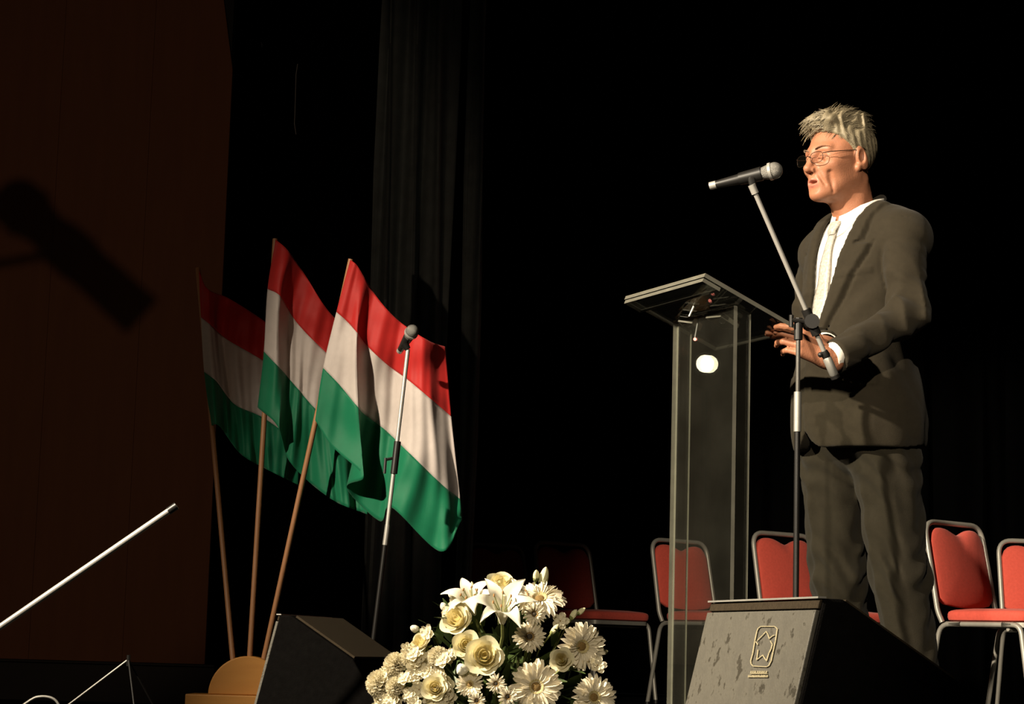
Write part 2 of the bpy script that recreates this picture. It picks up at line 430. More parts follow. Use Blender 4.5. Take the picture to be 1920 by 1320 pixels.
# ================================================================== LECTERN
LU = Vector((0.4209, -0.9071, 0)).normalized()                    # along the desk front edge
LVh = Vector((0.9071, 0.4209, 0)).normalized()                    # from the audience side to the reader
TILT = math.radians(22.06)
LV = (LVh * math.cos(TILT) - Vector((0, 0, 1)) * math.sin(TILT))
LN = LU.cross(LV)
if LN.z < 0: LN = -LN
LC = P(1332.2, 588.1, 5.72)
LW, LD, LT = 0.439, 0.317, 0.011
lect = empty('lectern', (LC.x, LC.y, 0), 0, 'clear acrylic lectern with a slanted see-through desk and tall column', 'lectern')
O = Vector((LC.x, LC.y, 0))
def aplate(name, org, X, Y, Z, a, b, c, parent=None, prof=None):
    """acrylic plate: big faces clear (Z normal), rim frosted. X in +-a, Y in +-b, Z 0..c; or profile polygon in X,Y"""
    prof = prof or [(-a, -b), (a, -b), (a, b), (-a, b)]
    n = len(prof)
    V = [org + X * p[0] + Y * p[1] for p in prof] + [org + X * p[0] + Y * p[1] + Z * c for p in prof]
    q = MB(); q.add(V, [list(range(n)), [n + i for i in range(n)][::-1]], 0)
    q.f += [[i, n + i, n + (i + 1) % n, (i + 1) % n] for i in range(n)]; q.m += [1] * n
    o = q.build(name, None, parent, smooth=False, mats=[M['acrylic'], M['acrylic_edge']])
    return o
aplate('desk_plate', LC - O - LN * LT / 2, LU, LV, LN, LW / 2, LD / 2, LT, lect)
# second slat under the front edge of the desk
aplate('front_lip', LC - O - LV * (LD / 2 - 0.03) - LN * (LT / 2 + 0.012), LU, LV, LN, LW / 2 - 0.004, 0.028, 0.010, lect)
CW, CDp, CT = 0.325, 0.042, 0.011
CSH = 0.008
def zdesk(v): return LC.z - math.tan(TILT) * v - LT / 2 / math.cos(TILT) - 0.001
Zp = Vector((0, 0, 1)); cc = LVh * CSH
# front panel
aplate('front_panel', cc - LVh * (CDp / 2), LU, Zp, -LVh, 0, 0, CT, lect,
       [(-CW / 2, 0.02), (CW / 2, 0.02), (CW / 2, zdesk(-CDp / 2 + CSH)), (-CW / 2, zdesk(-CDp / 2 + CSH))])
for s_ in (-1, 1):
    aplate('side_panel', cc + LU * (s_ * (CW / 2 - CT)), LVh, Zp, LU * s_, 0, 0, CT, lect,
           [(-CDp / 2 + 0.0005, 0.02), (CDp / 2, 0.02), (CDp / 2, zdesk(CDp / 2 + CSH)), (-CDp / 2 + 0.0005, zdesk(-CDp / 2 + CSH))])
aplate('base_plate', Vector((0, 0, 0)), LU, LVh, Zp, 0.19, 0.15, 0.02, lect)
# stand-in shapes under the desk: square frames with studs, pronged piece, glowing red bead
def desk_shape(u, v, size, drop, rot):
    c = LC - O + LU * u + LV * v - LN * (LT / 2 + drop)
    X = LU * math.cos(rot) + LV * math.sin(rot); Y = LV * math.cos(rot) - LU * math.sin(rot)
    q = MB(); t = size * 0.10
    T = Matrix((X, Y, LN)).transposed().to_4x4(); T.translation = c
    for (x0, x1, y0, y1) in ((-size, size, -size, -size + t), (-size, size, size - t, size), (-size, -size + t, -size, size), (size - t, size, -size, size)):
        q.box((x0, y0, 0), (x1, y1, drop), 0, T)
    b = q.build('square_frame', M['acrylic_edge'], lect, smooth=False)
    r = MB().sphere(c + LN * drop * 0.4, size * 0.28, 10, 6); r.tube([c, c + LN * drop], size * 0.16, 8)
    r.build('frame_stud', M['chrome'], b)
desk_shape(0.045, 0.02, 0.033, 0.02, 0.15); desk_shape(-0.10, 0.0, 0.024, 0.02, 0.5)
beadc = P(1303, 636, (LC + LU * -0.05).y)
MB().sphere(beadc - O, 0.0045, 10, 6).build('red_bead', emit('red_bead_glow', (1.0, 0.25, 0.18), 5.0), lect)
MB().tube([beadc - O + Vector((0, 0.004, 0)), LC - O + LU * -0.06 - LN * LT / 2], 0.0035, 8).build('bead_stem', M['black_plastic'], lect)
q = MB(); cp = P(1287, 605, (LC + LU * -0.12).y) - O
T = Matrix.Translation(cp) @ Matrix.Rotation(0.4, 4, 'Y')
q.box((-0.013, -0.006, -0.010), (0.013, 0.006, -0.003), 0, T); q.box((-0.010, -0.006, -0.003), (-0.004, 0.006, 0.016), 0, T); q.box((0.004, -0.006, -0.003), (0.010, 0.006, 0.008), 0, T)
q.tube([T @ Vector((0, 0, 0)), T @ Vector((0.0, 0.0, 0.05))], 0.003, 8)
q.build('pronged_piece', M['chrome'], lect, smooth=False)

# ---- round stage lamp in the wing whose lit lens mirrors in the lectern's front panel
pa = P(1322, 682, 5.7); dirc = (pa - CAMP).normalized(); nrm = -LVh
pl0 = O + cc - LVh * (CDp / 2 + CT)
hit = CAMP + dirc * ((pl0 - CAMP).dot(nrm) / dirc.dot(nrm))
rdir = (dirc - nrm * 2 * dirc.dot(nrm)).normalized()
lp = hit + rdir * 3.9
lamp = empty('stage_lamp', (lp.x, lp.y, 0), 0, 'round black stage lamp with a lit lens on a floor stand in the wing', 'lamp')
Lo = lp - Vector((lp.x, lp.y, 0))
q = MB(); q.tube([Lo + rdir * 0.012, Lo + rdir * 0.03, Lo + rdir * 0.20, Lo + rdir * 0.25], [0.058, 0.062, 0.062, 0.04], 20)
q.build('housing', M['black_metal'], lamp)
q = MB(); q.tube([Lo, Lo + rdir * 0.012], [0.040, 0.040], 40)
q.build('lens', emit('lit_lens', (1.0, 0.88, 0.60), 20.0), lamp)
sd = rdir.cross(Vector((0, 0, 1))).normalized()
q = MB(); c0 = Lo + rdir * 0.12
q.tube([c0 + sd * 0.066, c0 + sd * 0.07 - Vector((0, 0, 0.09)), c0 - Vector((0, 0, 0.12)), c0 - sd * 0.07 - Vector((0, 0, 0.09)), c0 - sd * 0.066], 0.006, 8)
q.build('yoke', M['black_metal'], lamp)
q = MB(); q.tube([c0 - Vector((0, 0, 0.12)), Vector((c0.x, c0.y, 0.06))], 0.014, 10)
q.build('stand_tube', M['black_metal'], lamp)
for k in range(3):
    a = k * 2.094 + 0.4
    MB().tube([(c0.x, c0.y, 0.22), (c0.x + 0.22 * math.cos(a), c0.y + 0.22 * math.sin(a), 0.012)], 0.010, 8).build('leg', M['black_metal'], lamp)

# ================================================================== STAGE MONITORS (wedges)
def wedge(name, A, X, Y, width, H, label, faced=True):
    """A = floor point under the back panel's left end, X = from back to grille, Y = along the back panel"""
    root = empty(name, A, 0, label, 'stage monitor', 'floor wedge monitors')
    Z = Vector((0, 0, 1)); o = Vector((0, 0, 0))
    k = H / 0.36
    prof = [(0.012, 0.008), (0.097 * k, 0.36 * k), (0.13 * k, 0.36 * k), (0.33 * k, 0.235 * k), (0.415 * k, 0.10 * k), (0.40 * k, 0.008)]
    MB().prism(prof, 0.0, width, o, X, Y, Z).build('cabinet', M['wedge_black'], root, smooth=False, bevel=0.005)
    # grille on the slope
    p0 = Vector((0.14 * k, 0.3545 * k)); p1 = Vector((0.325 * k, 0.239 * k)); dn = Vector((-(p1 - p0).y, (p1 - p0).x)).normalized()
    dn = dn if dn.y > 0 else -dn
    gp = [p0, p1, p1 + dn * 0.006, p0 + dn * 0.006]
    MB().prism([(a.x, a.y) for a in gp], 0.02, width - 0.02, o, X, Y, Z).build('grille', M['wedge_grille'], root, smooth=False)
    # back panel: slab proud of the cabinet
    bl = Vector((0.012, 0.0)); bt = Vector((0.097 * k, 0.36 * k)); bd = (bt - bl).normalized(); bn = Vector((-bd.y, bd.x))
    Lb = (bt - bl).length
    s0, s1 = bl + bd * 0.012, bl + bd * (Lb - 0.020)
    MB().prism([(s0.x, s0.y), (s1.x, s1.y), (s1.x + bn.x * 0.008, s1.y + bn.y * 0.008), (s0.x + bn.x * 0.008, s0.y + bn.y * 0.008)],
               0.004, width - 0.004, o, X, Y, Z).build('back_panel', M['worn'], root, smooth=False, bevel=0.0015)
    s0, s1 = bl + bd * (Lb - 0.017), bl + bd * (Lb - 0.002)
    MB().prism([(s0.x, s0.y), (s1.x, s1.y), (s1.x + bn.x * 0.005, s1.y + bn.y * 0.005), (s0.x + bn.x * 0.005, s0.y + bn.y * 0.005)],
               0.004, width - 0.004, o, X, Y, Z).build('top_strip', M['wedge_grille'], root, smooth=False, bevel=0.001)
    MB().prism([(bt.x - 0.010, bt.y + 0.0), (bt.x + 0.004, bt.y), (bt.x + 0.004, bt.y + 0.003), (bt.x - 0.010, bt.y + 0.003)], 0.0, width, o, X, Y, Z).build('edge_rail', M['grey_metal'], root, smooth=False)
    # four rubber feet
    for fx in (0.05, 0.34 * k):
        for fy in (0.04, width - 0.04):
            c = X * fx + Y * fy
            MB().tube([c, c + Z * 0.009], 0.012, 10).build('foot', M['black_plastic'], root)
    fr = (lambda a, b, h=0.0095: X * (bl.x + bd.x * b + bn.x * h) + Z * (bl.y + bd.y * b + bn.y * h) + Y * a)
    return root, fr, Lb
HT = 0.36
def top_at(px, py): # point where the view ray reaches height HT
    r = P(px, py, 1.0) - CAMP
    return CAMP + r * ((HT - CAMP.z) / r.z)
t0, t1 = top_at(1337, 1130), top_at(1545, 1122)
Yw = (t1 - t0); ww = Yw.length; Yw.normalize(); Xw = Vector((-Yw.y, Yw.x, 0))
wedge_r, fr, Lb = wedge('stage_monitor', t0 - Xw * 0.097 - Vector((0, 0, HT)), Xw, Yw, ww, HT,
                        'worn grey-backed floor monitor with a pale outlined emblem, below the lectern')
# emblem: rounded frame, a spread star-like figure, two lines of lettering; laid on the back panel
def inv(px, py):  # photo pixel -> panel coordinates (a along Y, b up the slope)
    o = wedge_r.location; p0 = o + fr(0, 0); ea = fr(1, 0) - fr(0, 0); eb = fr(0, 1) - fr(0, 0); n = ea.cross(eb)
    r = P(px, py, 1.0) - CAMP; h = CAMP + r * ((p0 - CAMP).dot(n) / r.dot(n)); d = h - p0
    return d.dot(ea), d.dot(eb)
def stroke(q, pts, wd, closed=False):
    """flat raised ribbon along pixel points"""
    ab = [inv(*p) for p in pts]; n = len(ab)
    for i in range(n if closed else n - 1):
        a, b = Vector(ab[i]), Vector(ab[(i + 1) % n]); d = (b - a)
        if d.length < 1e-6: continue
        d.normalize(); nn = Vector((-d.y, d.x)); a = a - d * wd[1] * 0.3; b = b + d * wd[1] * 0.3
        # width measured so that it looks even although the panel is seen obliquely
        off = Vector((nn.x * wd[0], nn.y * wd[1])) * 0.5
        c = [a - off, b - off, b + off, a + off]
        V = [fr(p.x, p.y) for p in c] + [fr(p.x, p.y, 0.0105) for p in c]
        q.add(V, [[0, 1, 2, 3], [4, 7, 6, 5], [0, 4, 5, 1], [1, 5, 6, 2], [2, 6, 7, 3], [3, 7, 4, 0]])
def z2p(x, y): return (1360 + x * 140 / 1087, 1130 + y * 170 / 1320)
logo = empty('emblem', (0, 0, 0)); logo.parent = wedge_r
WD2 = (0.0050, 0.0014)
q = MB(); stroke(q, [z2p(*p) for p in ((520, 348), (720, 348), (745, 365), (762, 385), (735, 560), (700, 720), (672, 850), (640, 915), (610, 935), (410, 925), (378, 890), (375, 850), (405, 740), (435, 560), (465, 420), (485, 375))], WD2, True)
q.build('emblem_frame', M['logo'], logo, smooth=False)
q = MB()
for s_ in ([(470, 555), (555, 470), (600, 420), (625, 465), (645, 525), (700, 480), (722, 478)], [(450, 570), (480, 612)], [(482, 690), (462, 835), (550, 765), (605, 850), (640, 740), (672, 675), (690, 610), (662, 560)]):
    stroke(q, [z2p(*p) for p in s_], WD2)
q.build('emblem_figure', M['logo'], logo, smooth=False)
q = MB(); rng = random.Random(4)
for (ya, yb, xa, xb) in ((1000, 1035, 375, 625), (1058, 1085, 340, 620)):
    x = xa
    while x < xb - 6:       # illegible small letters
        w_ = rng.uniform(12, 22)
        stroke(q, [z2p(x, yb), z2p(x + 6, ya)], (0.004, 0.0018)); stroke(q, [z2p(x, yb - 4), z2p(x + w_, yb - 4)], (0.005, 0.0016))
        if rng.random() < 0.6: stroke(q, [z2p(x + 5, ya + 4), z2p(x + w_, ya + 4)], (0.005, 0.0014))
        x += w_ + 8
q.build('emblem_lettering', M['logo'], logo, smooth=False)

tl, tr = P(527, 1153, 6.10), P(618, 1158, 6.52)
Y2 = Vector((tr.x - tl.x, tr.y - tl.y, 0)); w2 = max(0.46, Y2.length); Y2.normalize(); X2 = Vector((Y2.y, -Y2.x, 0))
H2 = tl.z
wedge('stage_monitor', Vector((tl.x, tl.y, 0)) - X2 * 0.097, X2, Y2, w2, H2, 'dark floor monitor in shadow beside the flag stand')

# ================================================================== FLAGS
def crom(p0, p1, p2, p3, t):
    return 0.5 * ((2 * p1) + (-p0 + p2) * t + (2 * p0 - 5 * p1 + 4 * p2 - p3) * t * t + (-p0 + 3 * p1 - 3 * p2 + p3) * t ** 3)
def interp(us, pts, u):
    n = len(us); i = 0
    while i < n - 2 and u > us[i + 1]: i += 1
    t = (u - us[i]) / (us[i + 1] - us[i])
    g = lambda k: np.array(pts[max(0, min(n - 1, k))], float)
    a = g(i - 1) if i > 0 else 2 * g(0) - g(1)
    d = g(i + 2) if i + 2 < n else 2 * g(n - 1) - g(n - 2)
    return crom(a, g(i), g(i + 1), d, t)
BASED = 7.5
def flag(us, rows, D0, depth, pole_pts, label, seed, wav=0.016, dv=None):
    """rows: four pixel polylines (hoist to fly) for top edge, two seams, bottom edge"""
    b = P(pole_pts[1][0], pole_pts[1][1], BASED); t = P(pole_pts[0][0], pole_pts[0][1], D0)
    root = empty('flag', b, 0, label, 'flag', 'red white green flags in the wooden stand')
    MB().tube([Vector((0, 0, 0)) - (t - b) * 0.05, (t - b) * 0.5, t - b], 0.0095, 12).build('pole', M['pole_wood'], root)
    rng = random.Random(seed); ph = [rng.uniform(0, 6.28) for _ in range(6)]
    NU, NV = 84, 60
    cols = {}
    R = []
    for i in range(NU + 1):
        u = i / NU
        R.append([interp(us, r, u) for r in rows])
    def pt(i, j):
        u, v = i / NU, j / NV
        k = min(2, int(v * 3)); tt = v * 3 - k
        g = lambda a: R[i][max(0, min(3, a))]
        p0 = g(k - 1) if k > 0 else 2 * g(0) - g(1); p3 = g(k + 2) if k < 2 else 2 * g(3) - g(2)
        q = crom(p0, g(k), g(k + 1), p3, tt)
        dd = interp(us, [[d] for d in depth], u)[0] * (0.35 + 0.65 * v)
        en = min(1, u * 6)
        f = wav * en * (math.sin(17 * u + 2.2 * v + ph[0]) + 0.6 * math.sin(31 * u - 3 * v + ph[1]) * v + 0.5 * math.sin(9 * (u + v) + ph[2]))
        f += wav * 0.22 * en * math.sin(70 * u + 6 * v + ph[3]) * (0.3 + v) + wav * 0.25 * math.sin(23 * v + 14 * u + ph[4]) * en
        # the hoist follows the pole
        yp = t.y + (b.y - t.y) * ((q[1] - pole_pts[0][1]) / (pole_pts[1][1] - pole_pts[0][1]))
        return P(q[0], q[1], yp - 0.012 + dd + f) - b
    mats = (('red_stripe', 'flag_red'), ('white_stripe', 'flag_white'), ('green_stripe', 'flag_green'))
    for s_, (nm, mk) in enumerate(mats):
        G = [[pt(i, j) for j in range(s_ * NV // 3, (s_ + 1) * NV // 3 + 1)] for i in range(NU + 1)]
        o = MB().grid(G).build(nm, M[mk], root, fix=False)
        so = o.modifiers.new('thickness', 'SOLIDIFY'); so.thickness = 0.0012
    # hem sleeve wrapped round the pole
    return root
flag([0, .12, .22, .32, .48, .65, .87, 1],
     [[(657, 487), (669, 497), (682, 518), (703, 552), (735, 590), (767, 616), (808, 641), (835, 650)],
      [(631, 585), (650, 602), (668, 622), (686, 646), (725, 683), (766, 713), (812, 752), (846, 781)],
      [(606, 690), (636, 721), (670, 762), (682, 776), (722, 806), (766, 848), (828, 908), (863, 936)],
      [(591, 788), (624, 838), (682, 893), (650, 915), (712, 977), (735, 952), (826, 1034), (866, 975)]],
     7.40, [0, -0.03, -0.085, 0.03, 0.02, -0.03, -0.05, 0.03], ((658, 486), (491, 1252)),
     'brightest red, white and green flag, nearest the thin microphone stand', 5)
flag([0, .15, .35, .6, 1],
     [[(517, 449), (540, 470), (575, 520), (620, 588), (690, 650)],
      [(502, 542), (526, 556), (556, 604), (612, 662), (690, 730)],
      [(495, 659), (524, 690), (556, 726), (600, 775), (690, 850)],
      [(483, 764), (521, 800), (545, 868), (620, 935), (690, 965)]],
     7.62, [0, -0.05, 0.05, 0.02, 0.03], ((516, 448), (467, 1252)),
     'red, white and green flag in the middle of the three, tallest pole', 9)
flag([0, .15, .4, .7, 1],
     [[(373, 506), (389, 541), (430, 560), (488, 597), (560, 650)],
      [(377, 595), (393, 608), (425, 636), (488, 673), (560, 720)],
      [(383, 697), (405, 715), (440, 758), (493, 783), (560, 830)],
      [(396, 798), (412, 800), (450, 850), (500, 880), (560, 910)]],
     7.85, [0, -0.03, 0.05, 0.02, 0.03], ((371, 503), (438, 1252)),
     'dimmest red, white and green flag, nearest the brown wall', 13)
# wooden flag stand: half-round block on a plank
c = P(466, 1303, BASED); fs = empty('flag_stand', (c.x, c.y, 0), 0, 'honey-coloured half-round wooden flag stand holding three flag poles', 'flag stand')
r_ = (P(466, 1230, BASED) - c).length; zc = c.z
prof = [(r_ * math.cos(a), zc + r_ * math.sin(a)) for a in [math.pi * i / 28 for i in range(29)]]
X, Y, Z = Vector((1, 0, 0)), Vector((0, 1, 0)), Vector((0, 0, 1))
MB().prism(prof, -0.055, 0.055, (0, 0, 0), X, Y, Z).build('half_round_block', M['base_wood'], fs, bevel=0.004)
MB().box((-0.205, -0.10, 0.0), (0.205, 0.10, zc)).build('plank_base', M['base_wood'], fs, smooth=False, bevel=0.004)

# ================================================================== MICROPHONES AND STANDS
def mic(loc, d, L, rh, label, group='handheld microphones', fat=0.46):
    """loc = centre of grille ball, d = direction from ball to connector"""
    d = Vector(d).normalized(); root = empty('microphone', loc, 0, label, 'microphone', group)
    a = d * rh * 0.55
    q = MB(); q.sphere((0, 0, 0), rh, 18, 12); q.tube([d * rh * 0.2, d * rh * 1.5], [rh * 0.99, rh * 0.72], 18); q.build('grille', M['mesh_grille'], root)
    q = MB(); q.tube([a - d * rh * 0.25, a + d * rh * 0.08], rh * 1.06, 20); q.build('grille_band', M['chrome'], root)
    q = MB(); q.tube([d * rh * 1.45, d * rh * 1.7, d * L * 0.93], [rh * 0.76, rh * 0.78, rh * fat], 16); q.build('body', M['black_plastic'], root)
    q = MB(); q.tube([d * L * 0.9, d * L], rh * (fat + .02), 14); q.build('connector', M['chrome'], root)
    return root
def tripod(root, c, h, r, n=3, rot=0.3, material='black_metal'):
    for k in range(n):
        a = rot + k * 2 * math.pi / n
        lg = MB().tube([(c.x, c.y, h), (c.x + r * math.cos(a), c.y + r * math.sin(a), 0.014)], 0.007, 8).build('leg', M[material], root)
        MB().sphere((c.x + r * math.cos(a), c.y + r * math.sin(a), 0.0135), 0.0125, 10, 6).build('rubber_foot', M['black_plastic'], lg)
# --- boom stand in front of the man
D1 = 5.30
pt_ = P(1497, 604, D1); base = Vector((pt_.x, pt_.y, 0))
st = empty('microphone_stand', base, 0, 'black boom microphone stand in front of the man at the lectern', 'microphone stand')
zt_ = pt_.z; zs0, zs1 = zpx(1495, 802, D1), zpx(1496, 735, D1)
MB().tube([(0, 0, 0.10), (0, 0, zs0)], 0.0075, 12).build('lower_tube', M['black_metal'], st)
MB().tube([(0, 0, zs0 - .01), (0, 0, zs1)], 0.0095, 14).build('clutch_sleeve', M['grey_metal'], st)
MB().tube([(0, 0, zs1), (0, 0, zt_)], 0.0058, 12).build('upper_rod', M['dark_rod'], st)
tripod(st, Vector((0, 0, 0)), 0.14, 0.19, 3, 0.5)
MB().tube([(0, 0, 0.08), (0, 0, 0.17)], 0.016, 12).build('hub', M['black_plastic'], st)
b0, b1 = P(1411, 358, 5.24) - base, P(1546, 668, 5.33) - base
bj = b0 + (b1 - b0) * ((zt_ - b0.z) / (b1.z - b0.z))
off = Vector((0, -0.020, 0))
b0 += off; b1 += off; bj += off
bo = MB().tube([b0, b1], 0.0062, 12).build('boom', M['chrome'], st)
q = MB(); q.tube([bj + Vector((0, -0.016, 0)), bj + Vector((0, 0.036, 0))], 0.019, 14); q.tube([bj - (b1 - b0).normalized() * 0.035, bj + (b1 - b0).normalized() * 0.035], 0.0125, 12)
q.tube([Vector((0, 0, zt_ - 0.045)), Vector((0, 0, zt_ + 0.01))], 0.011, 12)
q.build('boom_clamp', M['black_plastic'], st)
q = MB(); q.tube([bj + Vector((-0.005, 0.0, 0)), bj + Vector((-0.05, 0.0, 0.004))], [0.006, 0.006], 8); q.tube([bj + Vector((-0.05, 0, -0.014)), bj + Vector((-0.05, 0, 0.016))], 0.006, 8)
q.build('clamp_handle', M['black_plastic'], st)
dirb = (b1 - b0).normalized()
q = MB(); q.tube([b1 - dirb * 0.012, b1, b1 + dirb * 0.010], [0.009, 0.0115, 0.009], 12); q.sphere(b1 + Vector((-0.014, -0.004, 0)), 0.007, 10, 6); q.build('end_knob', M['black_plastic'], st)
MB().tube([b1 + dirb * 0.004, b1 + dirb * 0.009, b1 + dirb * 0.052, b1 + dirb * 0.056], [0.008, 0.0115, 0.0115, 0.009], 14).build('counterweight', M['grey_metal'], st)
MB().tube([b1 + dirb * 0.0555, b1 + dirb * 0.064], 0.0118, 14).build('counterweight_cap', M['black_plastic'], st)
mh, mt = P(1452, 320, 5.24), P(1331, 349, 5.30)
md = (mt - mh)
cl = mh + md * 0.36 - base
q = MB(); dm = md.normalized(); q.tube([cl - dm * 0.028, cl + dm * 0.030], [0.0185, 0.016], 14); q.tube([cl, b0 - dirb * 0.0], [0.010, 0.008], 10)
q.build('microphone_clip', M['black_plastic'], st)
MB().tube([b0 - dirb * 0.012, b0 + dirb * 0.012], 0.0095, 12).build('clip_nut', M['chrome'], st)
mic(mh, md, md.length, 0.0215, 'microphone with a silver grille near the mouth of the man')
# --- leaning stand before the flags
D2 = 7.18
p_top, p_mid, p_low = P(765, 655, D2), P(722, 1022, D2), P(700, 1200, D2)
kk = p_low.z / (p_mid.z - p_low.z); p_fl = p_low + (p_low - p_mid) * (kk * 0.88)
base = Vector((p_fl.x, p_fl.y, 0)); s2 = empty('microphone_stand', base, 0, 'thin leaning microphone stand in front of the brightest flag', 'microphone stand')
MB().tube([p_top - base, p_mid - base], 0.0072, 12).build('upper_rod', M['chrome'], s2)
MB().tube([P(727, 985, D2) - base, p_mid - base], 0.0095, 12).build('clutch_sleeve', M['grey_metal'], s2)
MB().tube([p_mid - base, Vector((p_fl.x, p_fl.y, p_fl.z)) - base], 0.0085, 12).build('lower_tube', M['black_metal'], s2)
pc = P(742, 858, D2) - base
dv_ = (p_top - p_mid).normalized()
MB().tube([pc - dv_ * 0.055, pc + dv_ * 0.055], 0.012, 12).build('boom_clamp', M['black_plastic'], s2)
h_ = P(723, 862, D2 - 0.01) - base
q = MB(); q.tube([pc, h_], 0.005, 8); q.tube([h_ + Vector((0, 0, 0.006)), P(721, 888, D2 - 0.01) - base], 0.005, 8); q.build('clamp_handle', M['black_plastic'], s2)
tripod(s2, Vector((0, 0, 0)), 0.15, 0.2, 3, 1.0)
MB().tube([(0, 0, 0.05), Vector((0, 0, 0.18))], 0.016, 12).build('hub', M['black_plastic'], s2)
mh, mt = P(773, 621, D2 - 0.03), P(752, 654, D2 + 0.06)
mic(mh, mt - mh, (mt - mh).length * 1.15, 0.0225, 'small microphone with a bright grille against the red stripe of a flag')
q = MB(); q.tube([P(758, 645, D2) - base, p_top - base], [0.016, 0.010], 12); q.build('microphone_clip', M['black_plastic'], s2)
# --- boom of the stand in the left wing
D3 = 5.6
e0, e1 = P(-190, 1306, D3), P(318, 957, D3)
base = Vector((e0.x, e0.y + 0.025, 0)); s3 = empty('microphone_stand', base, 0, 'silver boom arm rising from the left edge of the stage', 'microphone stand')
MB().tube([e0 - base, e1 - base], 0.0082, 12).build('boom', M['chrome'], s3)
de = (e1 - e0).normalized()
MB().tube([e1 - base - de * 0.004, e1 - base + de * 0.022], 0.0105, 12).build('end_cap', M['black_plastic'], s3)
MB().tube([(0, 0, 0.05), (0, 0, e0.z)], 0.012, 12).build('upright', M['black_metal'], s3)
MB().tube([e0 - base - Vector((0, 0.02, 0)), e0 - base + Vector((0, 0.05, 0))], 0.02, 12).build('boom_clamp', M['black_plastic'], s3)
tripod(s3, Vector((0, 0, 0)), 0.14, 0.24, 3, 2.2)
# --- low folding stand with a bright leg, and a cable loop
D4 = 6.3
hb = P(241, 1236, D4); base = Vector((hb.x, hb.y, 0)); s4 = empty('folding_stand', base, 0, 'low dark folding stand with one pale slanting leg by the brown wall', 'stand')
leg1 = P(130, 1320, D4); k4 = (hb.z - 0.01) / (hb.z - leg1.z); f1 = hb + (leg1 - hb) * k4
MB().tube([hb - base, f1 - base], 0.0028, 8).build('leg', M['grey_metal'], s4)
MB().tube([hb - base, Vector((0.10, 0.12, 0.006))], 0.0028, 8).build('leg', M['black_metal'], s4)
MB().tube([hb - base, Vector((0.06, -0.14, 0.006))], 0.0028, 8).build('leg', M['black_metal'], s4)
MB().tube([hb - base - Vector((0, 0, 0.02)), hb - base + Vector((0, 0, 0.012))], 0.006, 10).build('hub', M['black_metal'], s4)
g = [P(x, y, 5.9) for x, y in ((58, 1312), (75, 1306), (92, 1307), (104, 1313), (112, 1326), (116, 1345))]
g += [Vector((g[-1].x + 0.02, g[-1].y - 0.02, 0.006)), Vector((g[-1].x + 0.1, g[-1].y - 0.1, 0.005))]
g = [Vector((g[0].x - 0.16, g[0].y + 0.1, 0.005)), Vector((g[0].x - 0.06, g[0].y, 0.05))] + g
pts = []
for i in range(len(g) - 1):
    for t in (0, .25, .5, .75):
        pts.append(Vector(crom(*[np.array(g[max(0, min(len(g) - 1, i + k))]) for k in (-1, 0, 1, 2)], t)))
pts.append(g[-1])
tag(MB().tube(pts, 0.0035, 8).build('cable', M['grey_metal']), 'grey cable loop on the floor at the far left', 'cable')
# --- tall microphone out in the wing; its blurred shadow falls on the brown wall
WL = Vector((-2.0, 1.0, 0.9))
wa, wb_ = P(36, 385, WD), P(262, 590, WD)
ma_, mb_ = WL.lerp(wa, 0.40), WL.lerp(wb_, 0.40)
mic(ma_, mb_ - ma_, (mb_ - ma_).length * 1.02, 0.046, 'large microphone in the left wing casting its shadow on the brown wall', fat=0.85)
ms_ = WL.lerp(P(-150, 520, WD), 0.40); cm_ = ma_.lerp(mb_, 0.42)
base = Vector((ms_.x, ms_.y, 0)); s5 = empty('microphone_stand', base, 0, 'tall microphone stand in the wing carrying the large microphone', 'microphone stand')
MB().tube([(0, 0, 0.06), ms_ - base], 0.010, 10).build('upright', M['black_metal'], s5)
MB().tube([ms_ - base, cm_ - base], 0.008, 10).build('boom', M['black_metal'], s5)
dm_ = (mb_ - ma_).normalized()
MB().tube([cm_ - base - dm_ * 0.03, cm_ - base + dm_ * 0.03], 0.042, 14).build('microphone_clip', M['black_plastic'], s5)
tripod(s5, Vector((0, 0, 0)), 0.14, 0.22, 3, 0.2)

# ================================================================== CHAIRS
def rounded(pts, r, n=5):
    out = []
    for i, p in enumerate(pts):
        p = Vector(p)
        if i in (0, len(pts) - 1): out.append(p); continue
        a = Vector(pts[i - 1]); b = Vector(pts[i + 1])
        d1, d2 = (a - p).normalized(), (b - p).normalized()
        rr = min(r, (a - p).length * 0.45, (b - p).length * 0.45)
        s, e = p + d1 * rr, p + d2 * rr
        for k in range(n + 1):
            t = k / n; out.append(s * (1 - t) ** 2 + p * 2 * t * (1 - t) + e * t * t)
    return out
def cushion(outline, thick, dome, frame):
    """outline: 2D points (closed); frame(a,b,h)->3D. Padded slab with rounded rim."""
    q = MB(); n = len(outline); ca = sum(p[0] for p in outline) / n; cb = sum(p[1] for p in outline) / n
    rings = []
    for (sc, h) in ((0.94, 0.0), (0.985, thick * .12), (1.0, thick * .35), (1.0, thick * .65), (0.985, thick * .85), (0.95, thick * .97), (0.88, thick * 1.0 + dome * .25), (0.6, thick + dome * .8), (0.25, thick + dome)):
        rings.append([frame(ca + (p[0] - ca) * sc, cb + (p[1] - cb) * sc, h) for p in outline])
    V = [v for r in rings for v in r]; F = []
    for k in range(len(rings) - 1):
        for i in range(n):
            j = (i + 1) % n; F.append([k * n + i, k * n + j, (k + 1) * n + j, (k + 1) * n + i])
    F.append(list(range(n))[::-1]); F.append([(len(rings) - 1) * n + i for i in range(n)])
    return q.add(V, F)
